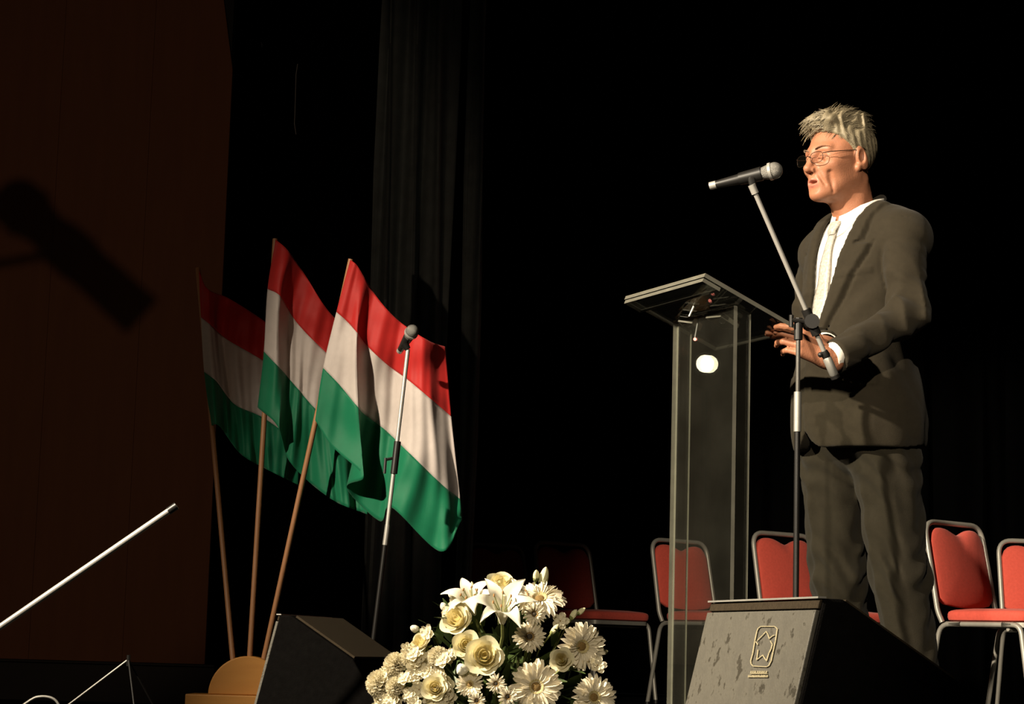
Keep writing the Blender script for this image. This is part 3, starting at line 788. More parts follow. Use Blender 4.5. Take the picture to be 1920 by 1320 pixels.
def rrect(w0, w1, d, r, n=5):
    """rounded trapezoid, y from 0 (width w1) to d (width w0)"""
    P4 = [(-w0 / 2, d), (-w1 / 2, 0), (w1 / 2, 0), (w0 / 2, d)]
    out = []
    for i, p in enumerate(P4):
        p = Vector(p); a = Vector(P4[i - 1]); b = Vector(P4[(i + 1) % 4])
        s = p + (a - p).normalized() * r; e = p + (b - p).normalized() * r
        for k in range(n + 1):
            t = k / n; v = s * (1 - t) ** 2 + p * 2 * t * (1 - t) + e * t * t; out.append((v.x, v.y))
    return out
def make_chair():
    root = empty('banquet_chair'); tag(root, 'x', 'chair', 'red banquet chairs behind the lectern')
    SZ = 0.43
    # seat cushion and pan: front at y=-.21, rear at y=.21
    cushion([(a, b - 0.21) for a, b in rrect(0.40, 0.43, 0.41, 0.06)], 0.045, 0.012, lambda a, b, h: Vector((a, b, SZ + h))).build('seat', M['red_fabric'], root)
    MB().prism([(a, b - 0.205) for a, b in rrect(0.37, 0.40, 0.395, 0.05)], -0.022, -0.002, (0, 0, SZ), Vector((1, 0, 0)), Vector((0, 0, 1)), Vector((0, 1, 0))).build('seat_pan', M['chair_metal'], root)
    back_y = lambda z: 0.215 + (z - 0.44) * 0.20
    # back loop of tube
    pts = [(-0.20, back_y(0.42) - .01, 0.425), (-0.205, back_y(0.47), 0.47), (-0.198, back_y(0.845), 0.845), (0.198, back_y(0.845), 0.845), (0.205, back_y(0.47), 0.47), (0.20, back_y(0.42) - .01, 0.425)]
    MB().tube(rounded(pts, 0.07, 7), 0.0115, 10).build('back_frame', M['chair_metal'], root)
    # padded back: hollowed top and bottom edges
    out = []
    for k in range(23):
        t = k / 22; e = abs(2 * t - 1)
        out.append((-0.187 + 0.374 * t, 0.828 - 0.034 * math.exp(-((t - .5) / .17) ** 2) - 0.055 * e ** 9 - 0.010 * e ** 2))
    for k in range(11):
        t = k / 10; x = 0.190 - 0.38 * t
        out.append((x, 0.505 - 0.018 * math.sin(t * math.pi) * 1.0 + (0.0 if 0 < k < 10 else 0.02)))
    cushion(out[::-1], 0.035, 0.016, lambda a, b, h: Vector((a, back_y(b) + 0.012 - h + 0.28 * a * a, b))).build('backrest', M['red_fabric'], root)
    MB().prism([(x * 0.98, z) for x, z in out], 0.0, 0.006, (0, 0, 0), Vector((1, 0, 0)), Vector((0, 1, 0)), Vector((0, 0, 1)))
    for s in (-1, 1):
        x = s * 0.208
        MB().tube([(x, -0.155, SZ - .012), (x, 0.175, SZ - .012)], 0.011, 10).build('side_rail', M['chair_metal'], root)
        MB().tube(rounded([(x, -0.10, SZ - .012), (x, -0.185, SZ - .012), (x * 1.03, -0.245, 0.012)], 0.05), 0.011, 10).build('leg', M['chair_metal'], root)
        MB().tube(rounded([(x, 0.10, SZ - .012), (x, 0.205, SZ - .012), (x * 1.03, 0.285, 0.012)], 0.05), 0.011, 10).build('leg', M['chair_metal'], root)
        for (yy) in (-0.246, 0.286):
            MB().tube([(x * 1.03, yy, 0.0), (x * 1.03, yy, 0.02)], 0.0145, 10).build('foot_cap', M['black_plastic'], root)
    MB().tube([(-0.20, -0.12, SZ - .03), (0.20, -0.12, SZ - .03)], 0.008, 8).build('cross_bar', M['chair_metal'], root)
    return root
# (pixel of the middle of the backrest at half height, depth, turn)
CH = [(1062, 1085, 11.7, 40, 'red chair half in shadow behind the white flowers'),
      (1283, 1090, 11.1, 40, 'red chair seen through the clear lectern column'),
      (1478, 1072, 10.2, 38, 'red chair between the microphone stand and the trouser legs of the man'),
      (1803, 1062, 9.05, 42, 'red chair just right of the trouser legs, back dipped at the top'),
      (1953, 1094, 10.2, 8, 'red chair cut off by the right edge, fully lit back'),
      (935, 1098, 12.1, 38, 'red chair almost lost in the dark behind the top of the flowers')]
proto = make_chair()
for i, (px, py, D, rz, lab) in enumerate(CH):
    o = proto if i == 0 else copy_tree(proto)
    a = math.radians(rz); c = P(px, py, D)
    # back pad centre sits .24 behind the seat centre
    o.location = (c.x + math.sin(a) * 0.25, c.y - math.cos(a) * 0.25, 0); o.rotation_euler = (0, 0, a); o['label'] = lab
# ================================================================== THE SPEAKER
MD = 6.0
_mb = P(1600, 860, MD); MBASE = Vector((_mb.x, MD, 0))
MPHI = math.radians(-59.3)
man = empty('person', MBASE, MPHI, 'person in dark suit, white shirt and glasses reading at the lectern', 'person')
_c, _s = math.cos(MPHI), math.sin(MPHI)
def to_local(wp):
    d = Vector(wp) - MBASE
    return Vector((d.x * _c + d.y * _s, -d.x * _s + d.y * _c, d.z))

# ---- head (front is -y, own left is +x)
HC = np.array((0.0, -0.060, 1.677)); HP = math.radians(4)
cp_, sp_ = math.cos(HP), math.sin(HP)
HR = [(1, 0, 0), (0, cp_, sp_), (0, -sp_, cp_)]      # local axes (rows): the face tips downwards
HR = [np.array(r) for r in HR]
def H2L(p): return Vector(HC + HR[0] * p[0] + HR[1] * p[1] + HR[2] * p[2])   # head frame -> man frame
def head_sdf(p):
    q = xform(p, HR, HC); ax = np.abs(q[0]); m_ = [ax, q[1], q[2]]
    d = ell(q, (0, 0.018, 0.040), (0.076, 0.097, 0.086))
    d = smin(d, ell(q, (0, -0.036, -0.028), (0.060, 0.062, 0.088)), 0.035)
    d = smin(d, rc(m_, (0.048, 0.010, -0.055), (0.014, -0.070, -0.099), 0.020, 0.018), 0.026)     # jaw
    d = smin(d, ell(q, (0, -0.085, -0.103), (0.024, 0.018, 0.017)), 0.018)                        # chin
    d = smin(d, rc(m_, (0.0, -0.084, 0.026), (0.044, -0.070, 0.022), 0.0125, 0.011), 0.014)       # brow ridge
    d = smin(d, ell(m_, (0.044, -0.064, -0.022), (0.022, 0.022, 0.020)), 0.022)                   # cheekbone
    d = smax(d, -ell(m_, (0.032, -0.101, 0.002), (0.020, 0.026, 0.0135)), 0.010)                  # eye socket
    d = smin(d, ell(m_, (0.031, -0.0765, 0.002), (0.0145, 0.0135, 0.0125)), 0.003)                # eye under lid
    d = smin(d, rc(m_, (0.018, -0.0905, -0.0005), (0.044, -0.0805, -0.0015), 0.0022), 0.003)      # lid edge
    d = smin(d, rc(q, (0, -0.090, 0.016), (0, -0.113, -0.030), 0.0085, 0.0115), 0.012)            # nose
    d = smin(d, ell(m_, (0.0125, -0.1005, -0.036), (0.0085, 0.0115, 0.0085)), 0.007)
    d = smin(d, ell(q, (0, -0.117, -0.031), (0.0105, 0.0095, 0.0095)), 0.007)
    d = smax(d, -ell(m_, (0.0065, -0.105, -0.0455), (0.0035, 0.006, 0.005)), 0.003)               # nostril
    d = smin(d, ell(q, (0, -0.082, -0.068), (0.033, 0.021, 0.026)), 0.016)                        # muzzle
    d = smax(d, -ell(q, (0, -0.106, -0.0700), (0.0205, 0.024, 0.0072)), 0.003)                     # parted mouth
    d = smin(d, rc(m_, (0.0, -0.1020, -0.0605), (0.022, -0.0915, -0.0665), 0.0042, 0.0026), 0.004)  # upper lip
    d = smin(d, rc(m_, (0.0, -0.0995, -0.0805), (0.020, -0.0905, -0.0735), 0.0056, 0.0028), 0.004)  # lower lip
    d = smax(d, -rc(q, (-0.016, -0.106, -0.090), (0.016, -0.106, -0.090), 0.0075), 0.010)         # dip under lip
    d = smax(d, -rc(m_, (0.0195, -0.103, -0.036), (0.036, -0.083, -0.080), 0.0042), 0.006)        # cheek fold
    d = smax(d, -rc(m_, (0.049, -0.074, -0.048), (0.040, -0.060, -0.100), 0.0055), 0.010)         # sunken cheek line
    d = smax(d, -rc(m_, (0.020, -0.092, -0.012), (0.046, -0.079, -0.016), 0.0028), 0.006)         # bag under eye
    for zz in (0.062, 0.075):
        d = smax(d, -rc(m_, (0.0, -0.094 + (zz - .06) * .45, zz), (0.035, -0.083 + (zz - .06) * .5, zz + 0.002), 0.0012), 0.004)
    d = smin(d, ell(q, (0, -0.036, -0.090), (0.040, 0.046, 0.026)), 0.025)                        # flesh under the jaw
    d = smin(d, ell(m_, (0.055, -0.018, -0.020), (0.017, 0.045, 0.055)), 0.02)
    # sinews of the throat
    nk = rc([p[0] * 1.06, p[1], p[2]], (0, -0.030, 1.625), (0, 0.022, 1.44), 0.062, 0.063)
    d = smin(d, nk, 0.03)
    d = smin(d, rc([np.abs(p[0]), p[1], p[2]], (0.050, -0.012, 1.620), (0.018, -0.026, 1.475), 0.011, 0.011), 0.02)
    d = smin(d, ell(p, (0, -0.066, 1.545), (0.010, 0.010, 0.016)), 0.02)
    # ears
    e = ell([m_[0] - 0.079, (q[1] - 0.018) * 0.97 - (q[2] + 0.004) * -0.22, (q[2] + 0.004)], (0, 0, 0), (0.0115, 0.0195, 0.034))
    e = smax(e, -ell(m_, (0.091, 0.013, -0.002), (0.011, 0.0105, 0.020)), 0.004)
    e = smin(e, ell(m_, (0.077, 0.006, -0.032), (0.008, 0.009, 0.011)), 0.006)
    d = smin(d, e, 0.006)
    return d
V1, F1 = surface_nets(head_sdf, (-0.115, -0.20, 1.43), (0.115, 0.115, 1.82), 0.0026)

# ---- hands
def hand_sdf_factory(W, f, t, n, curl, thumb, spread=0.010, scale=1.0, side=1):
    """W wrist, f finger direction, t towards the thumb side, n palm-facing normal; curl = bend angles per finger"""
    f = Vector(f).normalized(); n = Vector(n); n = (n - f * n.dot(f)).normalized(); t = Vector(t); t = (t - f * t.dot(f) - n * t.dot(n)).normalized()
    W = Vector(W); S = scale
    segs = []   # (a,b,ra,rb)
    Ls = [(0.046, 0.026, 0.022), (0.050, 0.030, 0.024), (0.046, 0.028, 0.022), (0.036, 0.021, 0.020)]
    kn = [(0.030, 0.090), (0.010, 0.094), (-0.010, 0.090), (-0.029, 0.082)]
    palm = []; fingers = []
    for i in range(4):
        K = W + t * kn[i][0] * S + f * kn[i][1] * S
        palm.append((W + t * kn[i][0] * 0.55 * S + f * 0.008, K, 0.0145 * S, 0.0112 * S))
        p = K; ang = 0.0; ch = []
        d0 = (f + t * (kn[i][0] * spread * 100 * 0.12)).normalized()
        for j in range(3):
            ang += curl[i][j]
            d = d0 * math.cos(ang) + n * math.sin(ang)
            q = p + d * Ls[i][j] * S
            r0 = (0.0098, 0.0088, 0.0080)[j] * S * (0.9 if i == 3 else 1); r1 = (0.0090, 0.0081, 0.0064)[j] * S * (0.9 if i == 3 else 1)
            ch.append((p, q, r0, r1)); p = q
        fingers.append(ch)
    tb = W + t * 0.020 * S + f * 0.022 * S + n * 0.008
    a = tb + (t * thumb[0][0] + f * thumb[0][1] + n * thumb[0][2]).normalized() * 0.046 * S
    b = a + (t * thumb[1][0] + f * thumb[1][1] + n * thumb[1][2]).normalized() * 0.034 * S
    c = b + (t * thumb[2][0] + f * thumb[2][1] + n * thumb[2][2]).normalized() * 0.027 * S
    th = [(tb, a, 0.0165 * S, 0.0118 * S), (a, b, 0.0112 * S, 0.0100 * S), (b, c, 0.0102 * S, 0.0072 * S)]
    def fn(p):
        d = None
        for (a_, b_, ra, rb) in palm:
            e = rc(p, a_, b_, ra, rb); d = e if d is None else smin(d, e, 0.014)
        d = smin(d, rc(p, W + t * 0.012 + f * 0.02 + n * .006, W + t * 0.020 + f * 0.05 + n * .008, 0.014, 0.012), 0.012)
        d = smin(d, rc(p, W - f * 0.02, W + f * 0.01, 0.0265, 0.0245), 0.02)
        for ch in fingers:
            e = None
            for (a_, b_, ra, rb) in ch:
                g_ = rc(p, a_, b_, ra, rb); e = g_ if e is None else smin(e, g_, 0.0025)
            d = smin(d, e, 0.005)
        e = None
        for (a_, b_, ra, rb) in th:
            g_ = rc(p, a_, b_, ra, rb); e = g_ if e is None else smin(e, g_, 0.005)
        return smin(d, e, 0.010)
    allp = [x for c_ in fingers for s_ in c_ for x in s_[:2]] + [a, b, c, W - f * 0.11, tb]
    lo = [min(v[i] for v in allp) - 0.035 for i in range(3)]; hi = [max(v[i] for v in allp) + 0.035 for i in range(3)]
    return fn, lo, hi
Ccor = to_local(LC + LU * LW / 2 + LV * LD / 2)            # desk corner next to the man's left hand
Cdes = to_local(LC + LV * LD / 2)                          # middle of the reader's edge
lvl = to_local(MBASE + LV); lul = to_local(MBASE + LU); lnl = to_local(MBASE + LN)
# left hand: thumb on top of the plate corner, fingers beneath
gripL = Ccor - lul * 0.035
WL_ = gripL + lvl * 0.118 - lnl * 0.004 + Vector((0.012, 0, -0.004))
fL = (gripL - lvl * 0.03 - WL_)
fnL, loL, hiL = hand_sdf_factory(WL_, fL, lnl, Vector((-1, 0, 0)),
     [(0.45, 0.6, 0.35), (0.6, 0.7, 0.45), (0.7, 0.75, 0.5), (0.75, 0.8, 0.5)],
     [(0.75, 0.7, 0.25), (0.15, 1.0, 0.25), (-0.12, 1.0, 0.3)])
# push the hand down so that the index runs under the plate
fL_off = -lnl * 0.014
fnL2 = lambda p: fnL([p[0] - fL_off.x, p[1] - fL_off.y, p[2] - fL_off.z])
V2, F2 = surface_nets(fnL2, [loL[i] + fL_off[i] for i in range(3)], [hiL[i] + fL_off[i] for i in range(3)], 0.0026)
WL_ = WL_ + fL_off
# right hand: resting flat on the desk beyond the left one
gripR = Ccor - lul * 0.110 + lvl * 0.050 + lnl * 0.0215
WR_ = gripR + lvl * 0.10 + lnl * 0.022
fR = gripR - WR_
fnR, loR, hiR = hand_sdf_factory(WR_, fR, lul, -lnl,
     [(0.05, 0.12, 0.1), (0.05, 0.14, 0.1), (0.05, 0.14, 0.1), (0.05, 0.16, 0.12)],
     [(0.8, 0.7, 0.35), (0.25, 1.0, 0.2), (0.0, 1.0, 0.15)])
V3, F3 = surface_nets(fnR, loR, hiR, 0.0026)

# ---- torso under the clothes
EL_L, EL_R = Vector((0.246, -0.012, 1.205)), Vector((-0.262, 0.045, 1.195))
SH_L, SH_R = Vector((0.168, 0.022, 1.435)), Vector((-0.178, 0.035, 1.435))
def torso(p):
    m_ = [np.abs(p[0]), p[1], p[2]]
    d = ell(p, (0, 0.020, 1.315), (0.170, 0.120, 0.21))
    d = smin(d, ell(p, (0, -0.002, 1.08), (0.160, 0.138, 0.22)), 0.08)
    d = smin(d, ell(p, (0, 0.024, 0.92), (0.170, 0.140, 0.16)), 0.08)
    d = smin(d, rc(m_, (0.0, 0.045, 1.505), (0.165, 0.035, 1.435), 0.060, 0.068), 0.05)
    return d
def neckless(p): return torso(p)
arm_parts = [surface_nets(lambda p: smin(rc(p, EL_L, WL_, 0.034, 0.028), rc(p, SH_L, EL_L, 0.05, 0.04), 0.02), (0.10, -0.40, 1.0), (0.36, 0.14, 1.53), 0.008),
             surface_nets(lambda p: smin(rc(p, EL_R, WR_, 0.034, 0.028), rc(p, SH_R, EL_R, 0.05, 0.04), 0.02), (-0.36, -0.40, 1.0), (0.12, 0.14, 1.53), 0.008),
             surface_nets(lambda p: torso(p) + 0.010, (-0.28, -0.2, 1.05), (0.28, 0.24, 1.62), 0.010)]
def skin_regions(Cn):
    q = np.stack([(Cn - HC) @ HR[i] for i in range(3)], 1)
    lip = (np.abs(q[:, 0]) < 0.0225) & (q[:, 1] < -0.0905) & (q[:, 2] > -0.086) & (q[:, 2] < -0.0588 - np.abs(q[:, 0]) * 0.15)
    return lip.astype(int)
body = mesh_np('body', [(V1, F1), (V2, F2), (V3, F3)] + arm_parts, [M['skin'], M['lip']], man, skin_regions)

# ---- shirt, collar, tie
def shirt_sdf(p):
    d = torso(p) - 0.004
    d = smin(d, rc(p, (0, 0.030, 1.46), (0, 0.012, 1.535), 0.066, 0.0635), 0.02)
    d = np.maximum(d, p[2] - (1.525 + 0.50 * (p[1] - 0.0)))
    d += 0.0012 * np.sin(p[2] * 60 + p[0] * 90)
    return d
mesh_np('shirt', [surface_nets(shirt_sdf, (-0.25, -0.19, 0.95), (0.25, 0.2, 1.62), 0.005)], [M['shirt']], man)
def front_y(x, z, off, fn=None):
    fn = fn or shirt_sdf; lo, hi = -0.30, 0.03
    for _ in range(30):
        mdl = (lo + hi) / 2
        v = float(fn((np.array([x], np.float32), np.array([mdl], np.float32), np.array([z], np.float32)))[0])
        if v > off: lo = mdl
        else: hi = mdl
    return lo
G = []                                                                # collar band with fold-over
for i in range(49):
    a = -math.pi / 2 + 0.10 + (2 * math.pi - 0.20) * i / 48
    cx, cy = math.cos(a), math.sin(a)
    fr_ = max(0, -cy)
    row = []
    for (rr, dz) in ((0.0665, -0.020), (0.0665, 0.020), (0.0685, 0.026), (0.0715, 0.022), (0.0715 + 0.018 * fr_, -0.012 - 0.030 * fr_ ** 3)):
        x, y = rr * cx, 0.014 + (rr + 0.004) * cy
        row.append(Vector((x, y, 1.535 + 0.46 * (y - 0.014) + dz - 0.012 * max(0, cy))))
    G.append(row)
o = MB().grid(G).build('shirt_collar', M['shirt'], man); so = o.modifiers.new('t', 'SOLIDIFY'); so.thickness = 0.002
M['tie'] = mat('silver_grey_tie', (0.42, 0.39, 0.34), 0.45, 0, 0.75, 160, 0.2, 600)
def band(name, rows, material, thick=0.004):
    o = MB().grid(rows).build(name, material, man); so = o.modifiers.new('t', 'SOLIDIFY'); so.thickness = thick; so.offset = 0
    return o
ky = front_y(0, 1.475, 0.0)
q = MB(); sec = []
for (z, wv, dpt) in ((1.498, 0.019, 0.016), (1.49, 0.0215, 0.020), (1.47, 0.0165, 0.018), (1.458, 0.012, 0.012)):
    yy = min(ky, front_y(0, max(1.45, z - .02), 0.0)) - 0.006
    sec.append([Vector((wv * math.cos(t), yy - dpt * 0.55 * math.sin(t), z)) for t in [2 * math.pi * k / 14 for k in range(14)]])
for i in range(3):
    q.add(sec[i] + sec[i + 1], [[k, (k + 1) % 14, 14 + (k + 1) % 14, 14 + k] for k in range(14)])
q.add(sec[0], [list(range(14))]); q.add(sec[-1], [list(range(14))])
q.build('tie_knot', M['tie'], man)
rows = []
for i in range(26):
    z = 1.465 - i * 0.0145; wv = 0.013 + 0.026 * min(1, i / 22)
    rows.append([Vector((wv * t, front_y(wv * t, z, 0.007) - 0.003 * (1 - t * t), z)) for t in (-1, -.5, 0, .5, 1)])
band('tie_blade', rows, M['tie'])

# ---- jacket
def fold(p, k=1.0):
    x, y, z = [c * k for c in p]
    a = np.sin(31 * x + 17 * z + 2.2 * np.sin(19 * y - 23 * z) + 1.3 * np.sin(41 * x))
    b = np.sin(-22 * x + 37 * z + 26 * y + 2.0 * np.sin(15 * z + 21 * x))
    return 0.55 * a + 0.45 * (1 - 2 * np.abs(b))
def vw(z): return 0.078 * np.clip((z - 1.09) / (1.50 - 1.09), 0, 1.15)
def jacket_sdf(p):
    x, y, z = p; ax = np.abs(x); m_ = [ax, y, z]
    d = torso(p) - 0.016
    # skirt of the jacket flares a little and hangs straight
    d = smin(d, ell(p, (0.0, 0.020, 0.90), (0.190, 0.160, 0.26)), 0.07)
    # padded shoulders
    d = smin(d, rc(m_, (0.12, 0.040, 1.462), (0.172, 0.036, 1.425), 0.060, 0.064), 0.035)
    body_d = d
    arms = None
    for (S_, E_, W_, sg) in ((SH_L, EL_L, WL_, 1), (SH_R, EL_R, WR_, -1)):
        wr = E_ + (W_ - E_) * 0.90
        a1 = rc(p, S_ + Vector((sg * 0.010, 0, -0.005)), E_, 0.068, 0.051)
        a2 = rc(p, E_, wr, 0.050, 0.041)
        # sleeve ends before the wrist
        fd = (W_ - E_).normalized()
        cut = (x - wr.x) * fd.x + (y - wr.y) * fd.y + (z - wr.z) * fd.z
        a2 = np.maximum(a2, cut)
        # drape wrinkles round the elbow
        s = (x - E_.x) * fd.x + (y - E_.y) * fd.y + (z - E_.z) * fd.z
        rr = np.sqrt((x - E_.x) ** 2 + (y - E_.y) ** 2 + (z - E_.z) ** 2)
        a = smin(a1, a2, 0.022)
        g_ = np.exp(-(rr / 0.11) ** 2)
        a = a + 0.0030 * fold(p, 1.25) + g_ * 0.017 * (np.abs(np.sin(s * 48 + 10 * (z - E_.z) + 7 * y + 2 * np.sin(x * 30))) - 0.6) + 0.0025 * np.sin(s * 60 + x * 30) * np.exp(-((s - .13) / .1) ** 2)
        u_ = (z - E_.z)
        a = a + 0.004 * np.exp(-((u_ - 0.08) / 0.09) ** 2) * np.sin(u_ * 75 + (y - E_.y) * 55 + x * 20)
        arms = a if arms is None else np.minimum(arms, a)
    # arm-pit kept open: small blend only
    d = smin(d, arms, 0.008)
    d = d + 0.0045 * np.exp(-((body_d - arms) / 0.007) ** 2) * sstep(1.12, 1.2, z)
    fr = sstep(0.03, -0.03, y)
    d = d + 0.0022 * fold(p, 0.8)
    # drag lines from the arm-pit across the chest
    d = d + 0.0035 * np.sin((z * 0.8 - ax * 0.9) * 70) * np.exp(-((ax - 0.12) / 0.05) ** 2 - ((z - 1.26) / 0.09) ** 2) * fr
    # pull creases fanning out from the button, soft vertical hang below
    bx, bz = x - 0.0, z - 1.10
    an = np.arctan2(bz, ax + 0.03); rad = np.sqrt(bz ** 2 + ax ** 2)
    d = d + fr * 0.0022 * np.sin(an * 9 + 1.0) * np.exp(-(rad / 0.16) ** 2) * sstep(0.02, 0.07, rad)
    d = d + 0.0025 * np.sin(14 * np.arctan2(y, x) + 6 * z) * sstep(1.05, 0.85, z)
    d = d + 0.0022 * np.sin(z * 38 + x * 22 + 2 * np.sin(y * 30)) * sstep(1.30, 1.10, z) * sstep(0.86, 1.0, z)
    # lapels, breast pocket, flap pocket
    w_ = vw(z)
    lw = np.where(z > 1.425, 0.050, 0.016 + 0.066 * np.clip((z - 1.11) / 0.31, 0, 1))
    notch = (z > 1.418) & (z < 1.428) & (ax > w_ + 0.035)
    lap = sstep(0.0, 0.003, ax - w_ + 0.004) * sstep(0.0, 0.005, w_ + lw - ax) * sstep(1.095, 1.115, z) * sstep(0.03, 0.0, y) * (~notch)
    d = d - 0.010 * lap * (0.4 + 0.6 * sstep(0, 0.02, ax - w_))
    d = d + 0.006 * np.exp(-((ax - w_ - lw - 0.003) / 0.004) ** 2) * sstep(1.10, 1.13, z) * sstep(1.50, 1.46, z) * sstep(0.03, 0.0, y)
    pk = sstep(0.0, 0.003, 0.011 - np.abs(z - 1.335 - (x - 0.105) * 0.18)) * sstep(0, 0.004, 0.047 - np.abs(x - 0.105)) * fr
    d = d - 0.0028 * pk
    xs_ = np.arctan2(-y, ax)
    fl = sstep(0.0, 0.003, 0.024 - np.abs(z - 1.035)) * sstep(0, 0.05, 0.42 - np.abs(xs_ - 0.75)) * sstep(0.06, 0.03, y)
    d = d - 0.0035 * fl
    # front edge: left side laps over the right
    ed = sstep(0.0, 0.004, x + 0.022) * sstep(1.12, 1.09, z) * sstep(0.0, -0.05, y)
    d = d - 0.0045 * ed
    # seam of the sleeve head
    # hem, rounded at the front quarters
    hem = 0.845 + 0.05 * np.clip(1 - np.abs(x + 0.02) / 0.07, 0, 1) ** 2 * sstep(0.0, -0.06, y) + 0.012 * sstep(0, 0.1, y)
    body_cut = hem - z
    keep_arm = arms - 0.004
    d = np.maximum(d, np.minimum(body_cut, 1.0))
    # V opening and neck opening
    vcut = np.minimum(w_ - ax, 0.04 - y)
    vcut = np.where(z > 1.09, vcut, -1.0)
    d = smax(d, np.minimum(vcut, 0.02), 0.002)
    d = smax(d, -rc(p, (0, 0.02, 1.49), (0, -0.012, 1.66), 0.074, 0.086), 0.004)
    d = smin(d, rc(m_, (0.080, 0.018, 1.525), (0.0, 0.100, 1.585), 0.015), 0.014)
    # hollow: shell 7 mm thick where it opens
    inner = torso(p) - 0.008
    d = np.maximum(d, -np.where((z < 1.02) | ((y < 0.0) & (z > 1.08) & (ax < w_ + 0.03)) | (z > 1.48), inner, 1.0))
    return d
mesh_np('jacket', [surface_nets(jacket_sdf, (-0.40, -0.42, 0.82), (0.40, 0.26, 1.62), 0.0048)], [M['suit']], man)
# cuffs
for (W_, E_, nm) in ((WL_, EL_L, 'l'), (WR_, EL_R, 'r')):
    fd = (W_ - E_).normalized(); a = E_ + (W_ - E_) * 0.84; b = E_ + (W_ - E_) * 0.985
    o = MB().tube([a, a.lerp(b, .5), b], [0.0365, 0.0362, 0.0355], 22, cap=False).build('shirt_cuff', M['shirt'], man)
    so = o.modifiers.new('t', 'SOLIDIFY'); so.thickness = 0.003
# jacket buttons
for z in (1.085, 0.985):
    yy = front_y(0.0, z, 0.0, jacket_sdf)
    MB().tube([(0.0, yy - 0.004, z), (0.0, yy + 0.002, z)], 0.0095, 14).build('jacket_button', M['shoe'], man)

# ---- trousers
HIPL, HIPR = Vector((0.088, 0.025, 0.90)), Vector((-0.090, 0.000, 0.90))
KNL, KNR = Vector((0.112, 0.075, 0.49)), Vector((-0.105, 0.035, 0.49))
ANL, ANR = Vector((0.125, 0.150, 0.075)), Vector((-0.115, 0.115, 0.075))
def trouser_sdf(p):
    x, y, z = p
    d = ell(p, (0, 0.026, 0.93), (0.160, 0.132, 0.16))
    for (h, k, a, ph) in ((HIPL, KNL, ANL, 0.0), (HIPR, KNR, ANR, 1.7)):
        l = smin(rc(p, h, k, 0.103, 0.075), rc(p, k, a, 0.075, 0.065), 0.03)
        l = smin(l, rc(p, a + Vector((0, 0, 0.02)), a - Vector((0, 0, 0.03)), 0.067, 0.070), 0.02)
        # pressed crease on the front, cross wrinkles at the knee and groin
        tz = np.clip((z - a.z) / (h.z - a.z), 0, 1)
        cx = a.x + (h.x - a.x) * tz
        l = l - 0.007 * np.exp(-((x - cx) / 0.010) ** 2) * sstep(0.02, -0.02, y - (a.y + (h.y - a.y) * tz)) * sstep(0.80, 0.7, z)
        wr = np.exp(-((z - 0.52) / 0.09) ** 2) * 0.0050 * np.sin(z * 75 + 2.5 * np.sin(x * 38 + ph) + 2.5 * np.sin(y * 33) + x * 40 + ph)
        wr = wr + np.exp(-((z - 0.79) / 0.06) ** 2) * 0.0045 * np.sin(z * 95 + 2 * np.sin(x * 40) + x * 75 + ph)
        wr = wr + np.exp(-((z - 0.13) / 0.10) ** 2) * 0.0055 * np.sin(z * 60 + 2.5 * np.sin(y * 30 + ph) - y * 50 + x * 45 + ph)
        wr = wr + 0.0042 * fold([x + ph * .1, y, z * 0.6], 0.9) + 0.003 * np.sin(z * 30 + 4 * np.sin(y * 25 + ph) + x * 20)
        d = smin(d, l + wr, 0.018)
    d = np.maximum(d, 0.045 - z)
    return d
mesh_np('trousers', [surface_nets(trouser_sdf, (-0.26, -0.20, 0.02), (0.26, 0.30, 1.07), 0.0062)], [M['suit_trouser']], man)
for a in (ANL, ANR):
    def shoe_sdf(p, a=a):
        d = ell(p, (a.x, a.y - 0.075, 0.040), (0.046, 0.135, 0.044))
        d = smin(d, rc(p, (a.x, a.y + 0.01, 0.05), (a.x, a.y + 0.005, 0.095), 0.042, 0.044), 0.03)
        d = smax(d, 0.012 - p[2], 0.006)
        sole = np.maximum(ell(p, (a.x, a.y - 0.072, 0.010), (0.050, 0.142, 0.05)), np.maximum(p[2] - 0.014, 0.0 - p[2]))
        return np.minimum(d, sole)
    mesh_np('shoe', [surface_nets(shoe_sdf, (a.x - .07, a.y - .24, -0.006), (a.x + .07, a.y + .09, 0.15), 0.005)], [M['shoe']], man)

# ---- hair: swept cap plus strands
def hair_sdf(p):
    q = xform(p, HR, HC); x, y, z = q; ax = np.abs(x)
    d = ell(q, (0, 0.020, 0.044), (0.0835, 0.104, 0.094))
    d = smin(d, ell(q, (0.004, -0.052, 0.108), (0.060, 0.044, 0.026)), 0.03)      # quiff
    d = smin(d, ell(q, (0.0, 0.02, 0.120), (0.066, 0.070, 0.024)), 0.03)
    line = np.interp(y, [-0.12, -0.085, -0.055, -0.028, -0.010, 0.004, 0.020, 0.034, 0.06, 0.11],
                     [0.088, 0.080, 0.068, 0.046, 0.018, -0.022, 0.018, 0.026, -0.050, -0.062]).astype(np.float32)
    line = line + np.where((ax > 0.05) & (y < -0.02), 0.0, 0.0)
    d = smax(d, line - z, 0.006)
    fx = x + 0.30 * y + 0.006 * np.sin(y * 70 + z * 30)
    strand = 0.0020 * np.sin(fx * 330 + 2 * np.sin(y * 40)) * sstep(0.05, 0.09, z) + 0.0016 * np.sin((y + 0.35 * z) * 300 + 3 * np.sin(z * 45)) * sstep(0.09, 0.05, z) + 0.0026 * np.sin(fx * 90 + y * 60 + 1) * sstep(0.04, 0.1, z)
    return d + strand
hv, hf = surface_nets(hair_sdf, (-0.11, -0.20, 1.58), (0.11, 0.12, 1.86), 0.0028)
hair = mesh_np('hair', [(hv, hf)], [M['hair']], man)
rng = random.Random(11); q = MB()
hq = np.stack([(hv - HC) @ HR[i] for i in range(3)], 1)
